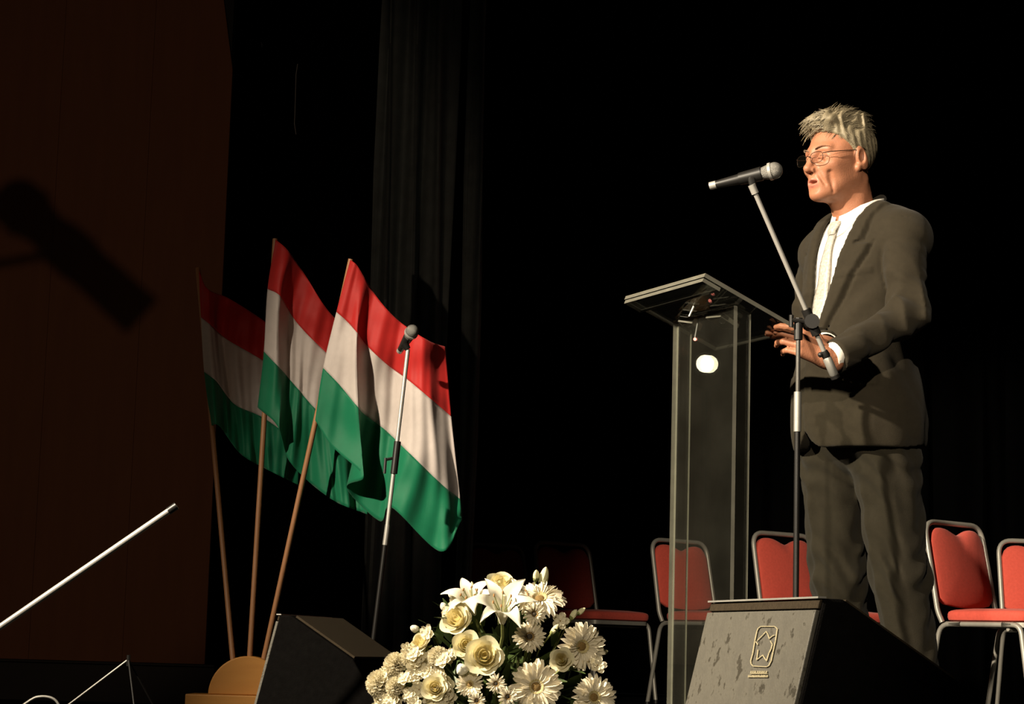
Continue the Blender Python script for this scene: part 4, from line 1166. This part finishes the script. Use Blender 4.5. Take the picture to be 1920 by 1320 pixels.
cand = [i for i in range(len(hv)) if hq[i, 2] > 0.0]
for _ in range(1500):
    i = rng.choice(cand); pl_ = Vector(hq[i])
    nrm_ = Vector((pl_.x / 0.07, (pl_.y - .02) / 0.1, (pl_.z - .045) / 0.08)).normalized()
    top = pl_.z > 0.075
    flow = Vector((-0.25 + rng.uniform(-.25, .25), (-0.5 if pl_.y < -0.05 else 0.85) + rng.uniform(-.25, .25), (0.25 if top else -0.75) + rng.uniform(-.3, .3)))
    flow = (flow - nrm_ * flow.dot(nrm_)).normalized()
    L = rng.uniform(0.02, 0.045) if top else rng.uniform(0.012, 0.022)
    lift = rng.uniform(0.05, 0.30) if top else rng.uniform(0.0, 0.18)
    a = pl_ - nrm_ * 0.003; b = a + (flow + nrm_ * lift).normalized() * L * 0.55; c = b + (flow + nrm_ * (lift * 0.3) + Vector((0, 0, -0.15))).normalized() * L * 0.5
    q.tube([H2L(a), H2L(b), H2L(c)], [0.0010, 0.0009, 0.0003], 4, cap=False)
q.build('hair_strands', M['hair'], hair, fix=False)
for s in (-1, 1):
    q = MB()
    for k in range(16):
        t = k / 15; x = s * (0.014 + 0.036 * t); yb = -0.0975 + 0.021 * t ** 1.5; z0 = 0.0225 + 0.006 * math.sin(t * 2.6)
        q.tube([H2L((x, yb + .002, z0)), H2L((x + s * 0.007, yb - 0.003, z0 + 0.003))], [0.0014, 0.0005], 5)
    q.build('eyebrow', M['brow'], man, fix=False)

# ---- glasses
gl = empty('glasses'); gl.parent = man
def lens_loop(s):
    out = []
    for k in range(28):
        a = 2 * math.pi * k / 28; e = 0.72
        cx = math.copysign(abs(math.cos(a)) ** e, math.cos(a)); sz = math.copysign(abs(math.sin(a)) ** e, math.sin(a))
        x = s * (0.0335 + 0.0240 * cx); z = -0.004 + 0.0155 * sz
        out.append(H2L((x, -0.1115 + 0.0060 * ((abs(x)) / 0.055) ** 2, z)))
    return out
for s in (-1, 1):
    lp_ = lens_loop(s)
    MB().add(lp_, [list(range(28))]).build('lens', M['lens'], gl, smooth=False, fix=False)
    MB().tube(lp_ + lp_[:2], 0.0009, 6, cap=False).build('rim', M['glassmetal'], gl)
    a = H2L((s * 0.0575, -0.105, 0.005)); b = H2L((s * 0.073, -0.090, 0.007)); c_ = H2L((s * 0.082, 0.010, 0.018)); d_ = H2L((s * 0.081, 0.032, 0.004))
    MB().tube([a, b, c_, d_], 0.0013, 8).build('temple_arm', M['glassmetal'], gl)
MB().tube([H2L((-0.0095, -0.1115, 0.001)), H2L((0, -0.1145, 0.005)), H2L((0.0095, -0.1115, 0.001))], 0.0012, 8).build('bridge', M['glassmetal'], gl)
# ================================================================== FLOWER ARRANGEMENT
FD = 4.1
POT = P(930, 1440, FD); POT = Vector((POT.x, FD, 0.0))
pot = empty('flower_basket', POT, 0, 'dark round wicker basket under the white flowers', 'basket')
prof = [(0.10, 0.0), (0.115, 0.01), (0.135, 0.10), (0.145, 0.125)]
G = [[Vector((r * (1 + 0.012 * ((i + j) % 2)) * math.cos(2 * math.pi * i / 40), r * (1 + 0.012 * ((i + j) % 2)) * math.sin(2 * math.pi * i / 40), z)) for j, (r, z) in enumerate(
    [(0.10 + 0.04 * k / 9, 0.002 + 0.123 * k / 9) for k in range(10)])] for i in range(40)]
MB().grid(G, closed_u=True).build('basket_wall', M['wicker'], pot)
MB().tube([Vector((0.142 * math.cos(2 * math.pi * i / 32), 0.142 * math.sin(2 * math.pi * i / 32), 0.126)) for i in range(33)], 0.008, 8, cap=False).build('rim', M['wicker'], pot)
MB().sphere((0, 0, 0.085), (0.128, 0.128, 0.055), 20, 10).build('flower_foam', M['green'], pot)
HUB = POT + Vector((0, 0, 0.13))

def place(px, py, extra=0.0):
    dx, dy = (px - 925) / 265.0, (py - 1370) / 320.0
    k = math.sqrt(max(0.0, 1 - dx * dx - dy * dy))
    p = P(px, py, FD - 0.20 * k + 0.02 + extra)
    n = Vector((dx * 0.75, -0.75 * k - 0.45, -dy * 0.75)).normalized()
    return p, n
def fl_root(name, px, py, label, group, aim=None, extra=0.0, cat='flower'):
    p, n = place(px, py, extra)
    if aim: n = (n * 0.35 + Vector(aim)).normalized()
    o = empty(name, p, 0, label, cat, group)
    o.rotation_euler = n.to_track_quat('Z', 'Y').to_euler()
    return o
def stem(root, r=0.0022, z0=-0.012):
    R = root.rotation_euler.to_matrix()
    e = R.inverted() @ (HUB + Vector((random.uniform(-.05, .05), random.uniform(-.04, .04), -0.03)) - root.location)
    a = Vector((0, 0, z0)); b = a + Vector((0, 0, -0.035)); mid = b.lerp(e, 0.45) + Vector((0, 0, -0.01))
    MB().tube([a, b, mid, e], r, 6).build('stem', M['green2'], root, fix=False)
random.seed(5)
def petal_patch(q, L, W, rise, twist=0.0, ang=0.0, r0=0.0, nl=6, nw=3, chan=0.15, tipw=0.55, mi=0, wob=0.0):
    """one strap petal from radius r0 outwards; rise(s)-> height fraction of L"""
    G = []; ca, sa = math.cos(ang), math.sin(ang)
    for i in range(nl + 1):
        s = i / nl
        w_ = W * (0.45 + 0.55 * math.sin(min(1, s / 0.62) * math.pi / 2)) * (1 if s < 0.62 else math.sqrt(max(0.02, 1 - ((s - 0.62) / 0.38) ** 2 * (1 - tipw * 0.2))))
        row = []
        for j in range(nw + 1):
            t = -1 + 2 * j / nw
            x = r0 + s * L; y = t * w_ * 0.5; z = rise(s) * L + chan * W * t * t + twist * t * s * W + wob * L * math.sin(s * 9 + ang * 7) * 0.05
            row.append(Vector((x * ca - y * sa, x * sa + y * ca, z)))
        G.append(row)
    q.grid(G, mi)
def gerbera(px, py, rpx, label, n=26, aim=None, dark=False, seed=0, curl=0.0, group='gerberas in the flower arrangement', extra=0.0, wide=1.0):
    rng = random.Random(seed); R = rpx / 1000.0
    root = fl_root('gerbera', px, py, label, group, aim, extra)
    q = MB()
    for ring, (sc, up, m_) in enumerate(((1.0, 0.02, n), (0.88, 0.13, n - 3), (0.62, 0.28, n - 6))):
        for k in range(m_):
            a = 2 * math.pi * (k + 0.5 * ring) / m_ + rng.uniform(-.05, .05)
            L = R * sc * rng.uniform(0.90, 1.04) - R * 0.16
            c0, c1 = up + rng.uniform(-.03, .05), curl + rng.uniform(-.12, .10)
            petal_patch(q, L, R * 0.20 * wide * rng.uniform(0.85, 1.1), lambda s, c0=c0, c1=c1: c0 * s + 0.10 * math.sin(s * 3.1) + c1 * s * s, rng.uniform(-.5, .5), a, R * 0.16, 6, 3, 0.30)
    o = q.build('petals', M['gerb'], root, fix=False)
    q = MB(); m_ = 40
    for ring in range(2):
        for k in range(m_):
            a = 2 * math.pi * k / m_ + rng.uniform(-.05, .05)
            petal_patch(q, R * (0.22 - 0.05 * ring), R * 0.05, lambda s, u=ring: (0.55 + 0.35 * u) * s, 0, a, R * (0.14 - 0.03 * ring), 3, 1, 0.0)
    q.build('inner_florets', M['gerb_ring'] if not dark else M['gerb_c'], root, fix=False)
    q = MB(); q.sphere((0, 0, R * 0.03), (R * 0.19, R * 0.19, R * 0.09), 16, 8)
    for k in range(30):
        a, r = rng.uniform(0, 6.28), R * 0.17 * math.sqrt(rng.random())
        q.sphere((r * math.cos(a), r * math.sin(a), R * 0.10 - r * .2), R * 0.022, 5, 4)
    q.build('flower_centre', M['gerb_d'] if dark else M['gerb_c'], root)
    stem(root, 0.003)
    return root
def cup_petal(name, R, H, op, span, curl, seed, mk):
    """rose petal wrapping the axis: returns mesh"""
    rng = random.Random(seed); G = []
    for i in range(8):
        s = i / 7; row = []
        for j in range(9):
            t = -1 + 2 * j / 8
            a = span * t * (0.35 + 0.65 * math.sin(min(1, s * 1.25) * math.pi / 2))
            edge = s * (1 - 0.22 * t * t)
            r = R * (0.22 + 0.78 * math.sin(min(1.0, edge * 1.1) * math.pi / 2) * op) + curl * R * max(0, edge - 0.62) ** 1.3 * 2.2 + 0.03 * R * math.sin(5 * t + seed) * s
            z = H * (edge - 0.55) - curl * R * 0.7 * max(0, edge - 0.72) ** 1.2
            row.append(Vector((r * math.cos(a), r * math.sin(a), z)))
        G.append(row)
    o = MB().grid(G).build(name, M[mk], None, fix=False)
    me = o.data; bpy.data.objects.remove(o); return me
ROSE = {}
def rose_meshes(op):
    key = round(op, 2)
    if key not in ROSE:
        ROSE[key] = [(cup_petal('petal', 1.0, 0.95, op, 0.85, 0.55, 1, 'rose'), 5), (cup_petal('petal', 0.80, 1.20, op, 0.85, 0.40, 2, 'rose'), 5),
                     (cup_petal('petal', 0.58, 1.40, op, 0.95, 0.22, 3, 'rose_in'), 4), (cup_petal('petal', 0.38, 1.50, op, 1.1, 0.10, 4, 'rose_in'), 3), (cup_petal('petal', 0.19, 1.52, op, 1.6, 0.0, 5, 'rose_in'), 2)]
    return ROSE[key]
def rose(px, py, rpx, label, op=1.0, aim=None, seed=0, extra=0.0):
    rng = random.Random(seed); R = rpx / 1000.0
    root = fl_root('rose', px, py, label, 'cream roses in the flower arrangement', aim, extra)
    for k, (me, n) in enumerate(rose_meshes(op)):
        for i in range(n):
            o = bpy.data.objects.new('petal', me); COL.objects.link(o); o.parent = root
            o.rotation_euler = (rng.uniform(-.08, .08), rng.uniform(-.08, .08), 2 * math.pi * (i + 0.5 * k + rng.uniform(-.1, .1)) / n + 0.4 * k)
            s = R * 0.84 * rng.uniform(0.94, 1.05); o.scale = (s, s, s)
    q = MB()
    for k in range(5): petal_patch(q, R * 0.8, R * 0.28, lambda s: -0.75 + 0.3 * s, 0, k * 1.257, R * 0.06, 4, 2, 0.1)
    q.sphere((0, 0, -R * 0.62), (R * 0.25, R * 0.25, R * 0.2), 10, 6)
    q.build('sepals', M['green2'], root, fix=False)
    stem(root, 0.003, -R * 0.7)
    return root
def lily(px, py, rpx, label, aim, seed=0, extra=0.0, opening=1.0):
    rng = random.Random(seed); R = rpx / 1000.0
    root = fl_root('lily', px, py, label, 'white lilies in the flower arrangement', aim, extra)
    for k in range(6):
        q = MB(); wide = 0.44 if k % 2 else 0.34
        o1 = opening * rng.uniform(0.9, 1.1)
        G = []
        for i in range(13):
            s = i / 12; row = []
            rr = R * (0.08 + o1 * (0.28 * s + 0.72 * s ** 2.2)); zz = R * (0.95 * math.sin(s * 1.75) - 0.55 * max(0, s - 0.55) ** 1.5)
            w_ = R * wide * (math.sin(min(1, (s + 0.06) / 0.6) * math.pi / 2) if s < 0.54 else max(0.0, 1 - ((s - 0.54) / 0.46) ** 1.8)) + 0.0006
            for j in range(7):
                t = -1 + 2 * j / 6
                row.append(Vector((rr + 0.18 * w_ * t * t * -1, w_ * t * 0.55, zz + 0.10 * w_ * abs(t) + 0.02 * R * math.sin(9 * s + 4 * t + k) * abs(t))))
            G.append(row)
        o = q.grid(G).build('petal', M['lily'], root, fix=False); o.rotation_euler = (0, 0, k * math.pi / 3 + rng.uniform(-.08, .08))
    for k in range(6):
        a = k * 1.047 + 0.5; d = Vector((math.cos(a), math.sin(a), 0))
        f_ = MB().tube([d * R * .03, d * R * .10 + Vector((0, 0, R * .5)), d * R * .26 + Vector((0, 0, R * 0.88))], 0.0009, 5).build('stamen', M['green2'], root, fix=False)
        MB().sphere(d * R * .27 + Vector((0, 0, R * .89)), (0.002, 0.0045, 0.002), 8, 6).build('anther', M['anther'], f_)
    MB().tube([(0, 0, 0), (0.002, 0, R * 0.6), (0.004, 0, R * 1.0), (0.004, 0, R * 1.03)], [0.0014, 0.0013, 0.0014, 0.0026], 6).build('pistil', M['bud'], root, fix=False)
    stem(root, 0.003, 0.0)
    return root
def carnation(px, py, rpx, label, seed=0, extra=0.0):
    rng = random.Random(seed); R = rpx / 1000.0
    root = fl_root('carnation', px, py, label, 'frilled carnations at the left of the arrangement', None, extra); q = MB()
    for k in range(46):
        ph = k * 2.39996; el = math.asin(min(1, (k + .5) / 46)); G = []
        rad = Vector((math.cos(ph) * math.cos(el), math.sin(ph) * math.cos(el), math.sin(el)))
        sidev = Vector((-math.sin(ph), math.cos(ph), 0)); up = rad.cross(sidev)
        for i in range(4):
            s = i / 3; row = []
            for j in range(8):
                t = -1 + 2 * j / 7
                w_ = R * 0.42 * (0.15 + 0.85 * s)
                row.append(rad * R * (0.15 + 0.78 * s + 0.10 * s * ((j % 2) - .5)) + sidev * w_ * t * 0.75 + up * R * (0.13 * s * math.sin(j * 2.1 + k) + rng.uniform(-.03, .03)))
            G.append(row)
        q.grid(G)
    q.build('ruffled_petals', M['carn'], root, fix=False)
    MB().tube([(0, 0, -R * 0.5), (0, 0, -R * 0.1), (0, 0, R * 0.05)], [R * .14, R * .26, R * .3], 10).build('calyx', M['green2'], root)
    stem(root, 0.0025, -R * 0.5)
    return root
def bud(px, py, rpx, L, label, aim, mk='bud', seed=0, extra=0.0):
    root = fl_root('flower_bud', px, py, label, 'closed buds in the flower arrangement', aim, extra, cat='bud'); R = rpx / 1000.0; L = L / 1000.0
    q = MB(); rows = []
    for i in range(10):
        s = i / 9; r = R * (math.sin(math.pi * (s * 0.82 + 0.12)) ** 0.8) * (1 if s < .97 else .35)
        rows.append([Vector((r * (1 + .10 * math.cos(3 * a)) * math.cos(a), r * (1 + .10 * math.cos(3 * a)) * math.sin(a), -L / 2 + L * s)) for a in [2 * math.pi * k / 12 + s * 0.6 for k in range(12)]])
    q.grid([[rows[i][k] for i in range(10)] for k in range(12)], closed_u=True)
    q.build('petals', M[mk], root)
    MB().tube([(0, 0, -L * 0.56), (0, 0, -L * 0.45), (0, 0, -L * 0.2)], [R * .3, R * .75, R * .97], 10).build('calyx', M['green2'], root)
    stem(root, 0.0016, -L * 0.5)
    return root
UPC = (0.0, -0.35, 1.0)
gerbera(1012, 1124, 50, 'large cream gerbera at the top right of the bouquet, facing up', 28, (-0.15, -0.55, 0.75), seed=1, curl=-0.12)
gerbera(1002, 1152, 23, 'small cream gerbera tucked below the top gerbera', 18, (0.05, -0.9, 0.3), True, 2, 0.05, extra=-0.06)
gerbera(993, 1194, 31, 'small cream gerbera with brown eye under the white lily', 22, (0.0, -1.0, 0.15), True, 3, -0.05, extra=-0.04)
gerbera(1090, 1212, 47, 'ruffled cream gerbera at the right side above the rosebud', 26, (0.25, -0.85, -0.15), False, 4, 0.10)
gerbera(1005, 1288, 49, 'largest flat cream gerbera at the bottom centre', 24, (0.0, -1.0, 0.12), False, 5, 0.0, extra=-0.03, wide=1.25)
gerbera(1113, 1308, 44, 'cream gerbera at the bottom right corner of the bouquet', 26, (0.2, -0.95, 0.25), False, 6, 0.02)
gerbera(881, 1284, 27, 'curled cream gerbera left of the two tiny dark-eyed ones', 20, (-0.05, -0.9, 0.3), False, 7, 0.22, extra=-0.03)
gerbera(930, 1282, 19, 'tiny dark-eyed gerbera, upper of the pair beside the largest one', 14, (0.0, -1, 0.1), True, 8, 0.02, extra=-0.06)
gerbera(952, 1306, 20, 'tiny dark-eyed gerbera, lower of the pair beside the largest one', 14, (0.0, -1, 0.0), True, 9, 0.02, extra=-0.07)
gerbera(894, 1314, 18, 'tiny dark-eyed gerbera at the bottom edge below the curled one', 14, (0.0, -1, 0.0), True, 10, 0.02, extra=-0.05)
rose(940, 1096, 27, 'cream rose at the very top of the bouquet', 1.0, (0.1, -0.45, 0.8), 1)
rose(908, 1231, 34, 'big open cream rose in the middle of the bouquet', 1.0, (0.0, -1, 0.22), 2, -0.04)
rose(875, 1211, 26, 'smaller cream rose touching the big open rose on its left', 0.95, (-0.1, -1, 0.25), 3, -0.01)
rose(816, 1291, 25, 'cream rose low on the left among small blossoms', 0.85, (-0.1, -1, 0.3), 4, -0.03)
rose(1053, 1237, 24, 'half-closed yellowish rose under the ruffled gerbera', 0.78, (-0.35, -0.85, 0.1), 5, -0.06)
rose(858, 1163, 31, 'cream rose with loose outer petals left of the lilies', 0.95, (-0.5, -0.7, 0.3), 6)
rose(791, 1206, 23, 'pale greenish rose on the upper left slope of the bouquet', 0.9, (-0.5, -0.5, 0.6), 7)
rose(836, 1283, 16, 'tiny pale rose beside the low left rose', 0.8, (0.2, -1, 0.1), 8, 0.01)
lily(942, 1168, 66, 'wide open white lily at the heart of the bouquet', (-0.05, -0.55, 0.75), 1, -0.05)
lily(890, 1152, 58, 'white lily behind and left of the open one', (-0.25, -0.45, 0.8), 2, 0.02, 0.9)
lily(985, 1140, 40, 'white lily half hidden by the top gerbera', (0.3, -0.4, 0.85), 3, 0.05, 0.8)
carnation(712, 1282, 27, 'frilled carnation at the far left end of the bouquet', 1, -0.02)
carnation(743, 1247, 25, 'frilled carnation up and right of the far left one', 2)
carnation(771, 1232, 21, 'frilled carnation beside the greenish rose', 3)
carnation(822, 1232, 21, 'frilled carnation left of the paired roses', 4, -0.01)
carnation(742, 1288, 20, 'frilled carnation right of the far left end one', 5, -0.02)
bud(1020, 1083, 9, 42, 'tall yellowish lily bud standing above the top gerbera', (0.12, -0.05, 1.0))
bud(1005, 1079, 6, 22, 'small pale bud left of the tall lily bud', (0.0, -0.05, 1.0))
bud(1076, 1152, 6, 22, 'slim pale bud in front of the red chair seat', (0.45, -0.1, 0.9))
bud(1090, 1146, 5, 20, 'thin pale bud leaning right over the red chair seat', (0.8, -0.1, 0.6))
bud(1040, 1180, 5, 24, 'thin green-white bud between two gerberas', (0.6, -0.1, 0.8))
bud(866, 1255, 11, 22, 'round white bud under the paired roses', (-0.1, -0.9, 0.4), 'lily', extra=-0.05)
bud(1133, 1223, 5, 16, 'thin bud at the far right of the ruffled gerbera', (1, -0.1, 0.3))
bud(778, 1179, 7, 20, 'white bud sticking out on the left slope', (-0.9, -0.2, 0.3), 'lily')
bud(848, 1117, 6, 18, 'white bud left of the topmost rose', (-0.8, -0.1, 0.4), 'lily')
bud(833, 1138, 7, 20, 'white bud above the loose-petalled rose', (-0.6, -0.2, 0.8), 'lily')
bud(886, 1100, 4, 20, 'thin pale bud standing left of the topmost rose', (-0.2, 0, 1.0))
# small filler blossoms
rng = random.Random(77)
q = MB()
for k in range(5): petal_patch(q, 0.0105, 0.0095, lambda s: 0.15 + 0.35 * s, 0, k * 1.257, 0.0015, 5, 4, 0.25)
for k in range(5): petal_patch(q, 0.0072, 0.0070, lambda s: 0.55 + 0.3 * s, 0, k * 1.257 + .6, 0.001, 5, 4, 0.25)
q.sphere((0, 0, 0.002), 0.0022, 8, 6, 1)
fo = q.build('filler_blossom', None, mats=[M['carn'], M['gerb_c']], fix=False); fme = fo.data; bpy.data.objects.remove(fo)
spots = [(rng.uniform(705, 850), rng.uniform(1225, 1335)) for _ in range(130)]
spots = [(x, y) for x, y in spots if (x - 925) ** 2 / 235 ** 2 + (y - 1370) ** 2 / 200 ** 2 < 1][:74]
NEAR = [(816, 1291, 'the low left rose'), (712, 1282, 'the far left carnation'), (743, 1247, 'the second carnation from the left'), (771, 1232, 'the carnation by the greenish rose'), (822, 1232, 'the carnation left of the paired roses'), (858, 1163, 'the loose-petalled rose'), (791, 1206, 'the greenish rose'), (1090, 1212, 'the ruffled right gerbera'), (993, 1194, 'the gerbera under the lily'), (742, 1310, 'the bottom left foliage'), (845, 1320, 'the bottom edge under the low left rose')]
spots += [(843, 1148), (806, 1190), (764, 1216), (856, 1132), (1118, 1250), (1050, 1165), (726, 1262)]
for (x, y) in spots:
    p, n = place(x, y, rng.uniform(-0.025, 0.02))
    o = bpy.data.objects.new('filler_blossom', fme); COL.objects.link(o); o.location = p
    n = (n + Vector((rng.uniform(-.5, .5), rng.uniform(-.3, .3), rng.uniform(-.4, .5)))).normalized()
    o.rotation_euler = n.to_track_quat('Z', 'Y').to_euler(); s = rng.uniform(0.9, 1.6); o.scale = (s, s, s)
    nm_ = min(NEAR, key=lambda t: (t[0] - x) ** 2 + (t[1] - y) ** 2)[2]
    tag(o, 'tiny ruffled filler blossom beside ' + nm_, 'flower', 'filler blossoms')
# foliage
def leaf_mesh(L, W, bend, seed):
    rng = random.Random(seed); G = []
    for i in range(9):
        s = i / 8; w_ = W * math.sin(math.pi * (s * 0.94 + 0.03)) ** 0.8; row = []
        for j in range(5):
            t = -1 + 2 * j / 4
            row.append(Vector((w_ * t * 0.5, 0.12 * w_ * (abs(t)) + bend * L * s * s, L * s)))
        G.append(row)
    o = MB().grid(G).build('leaf', M['green'], None, fix=False); me = o.data; bpy.data.objects.remove(o); return me
LM = [leaf_mesh(0.075, 0.026, 0.25, 1), leaf_mesh(0.10, 0.020, -0.3, 2), leaf_mesh(0.055, 0.030, 0.3, 3)]
fol = empty('foliage', HUB, 0, 'dark green leaves filling the gaps of the white bouquet', 'foliage')
MB().sphere((0, 0.03, 0.03), (0.15, 0.08, 0.10), 16, 10).build('leaf_core', M['green'], fol)
for k in range(150):
    u = rng.uniform(0.10, math.pi - 0.10); rr = rng.uniform(0.25, 0.86)
    px, py = 925 + 235 * rr * math.cos(u) * 1.02, 1372 - 285 * rr * math.sin(u)
    if (rr > 0.7 and px < 800): continue
    p, n = place(px, py, 0.035 + rng.uniform(0, 0.05))
    d = Vector((math.cos(u) * 0.8 + rng.uniform(-.5, .5), rng.uniform(-.9, 0.1), math.sin(u) * 0.8 + rng.uniform(-.5, .4))).normalized()
    o = bpy.data.objects.new('leaf', LM[k % 3]); COL.objects.link(o); o.parent = fol
    o.location = p - HUB - d * 0.03; o.rotation_euler = d.to_track_quat('Z', 'Y').to_euler()
    o.rotation_euler.rotate_axis('Z', rng.uniform(-.9, .9)); s = rng.uniform(0.7, 1.1); o.scale = (s, s, s)
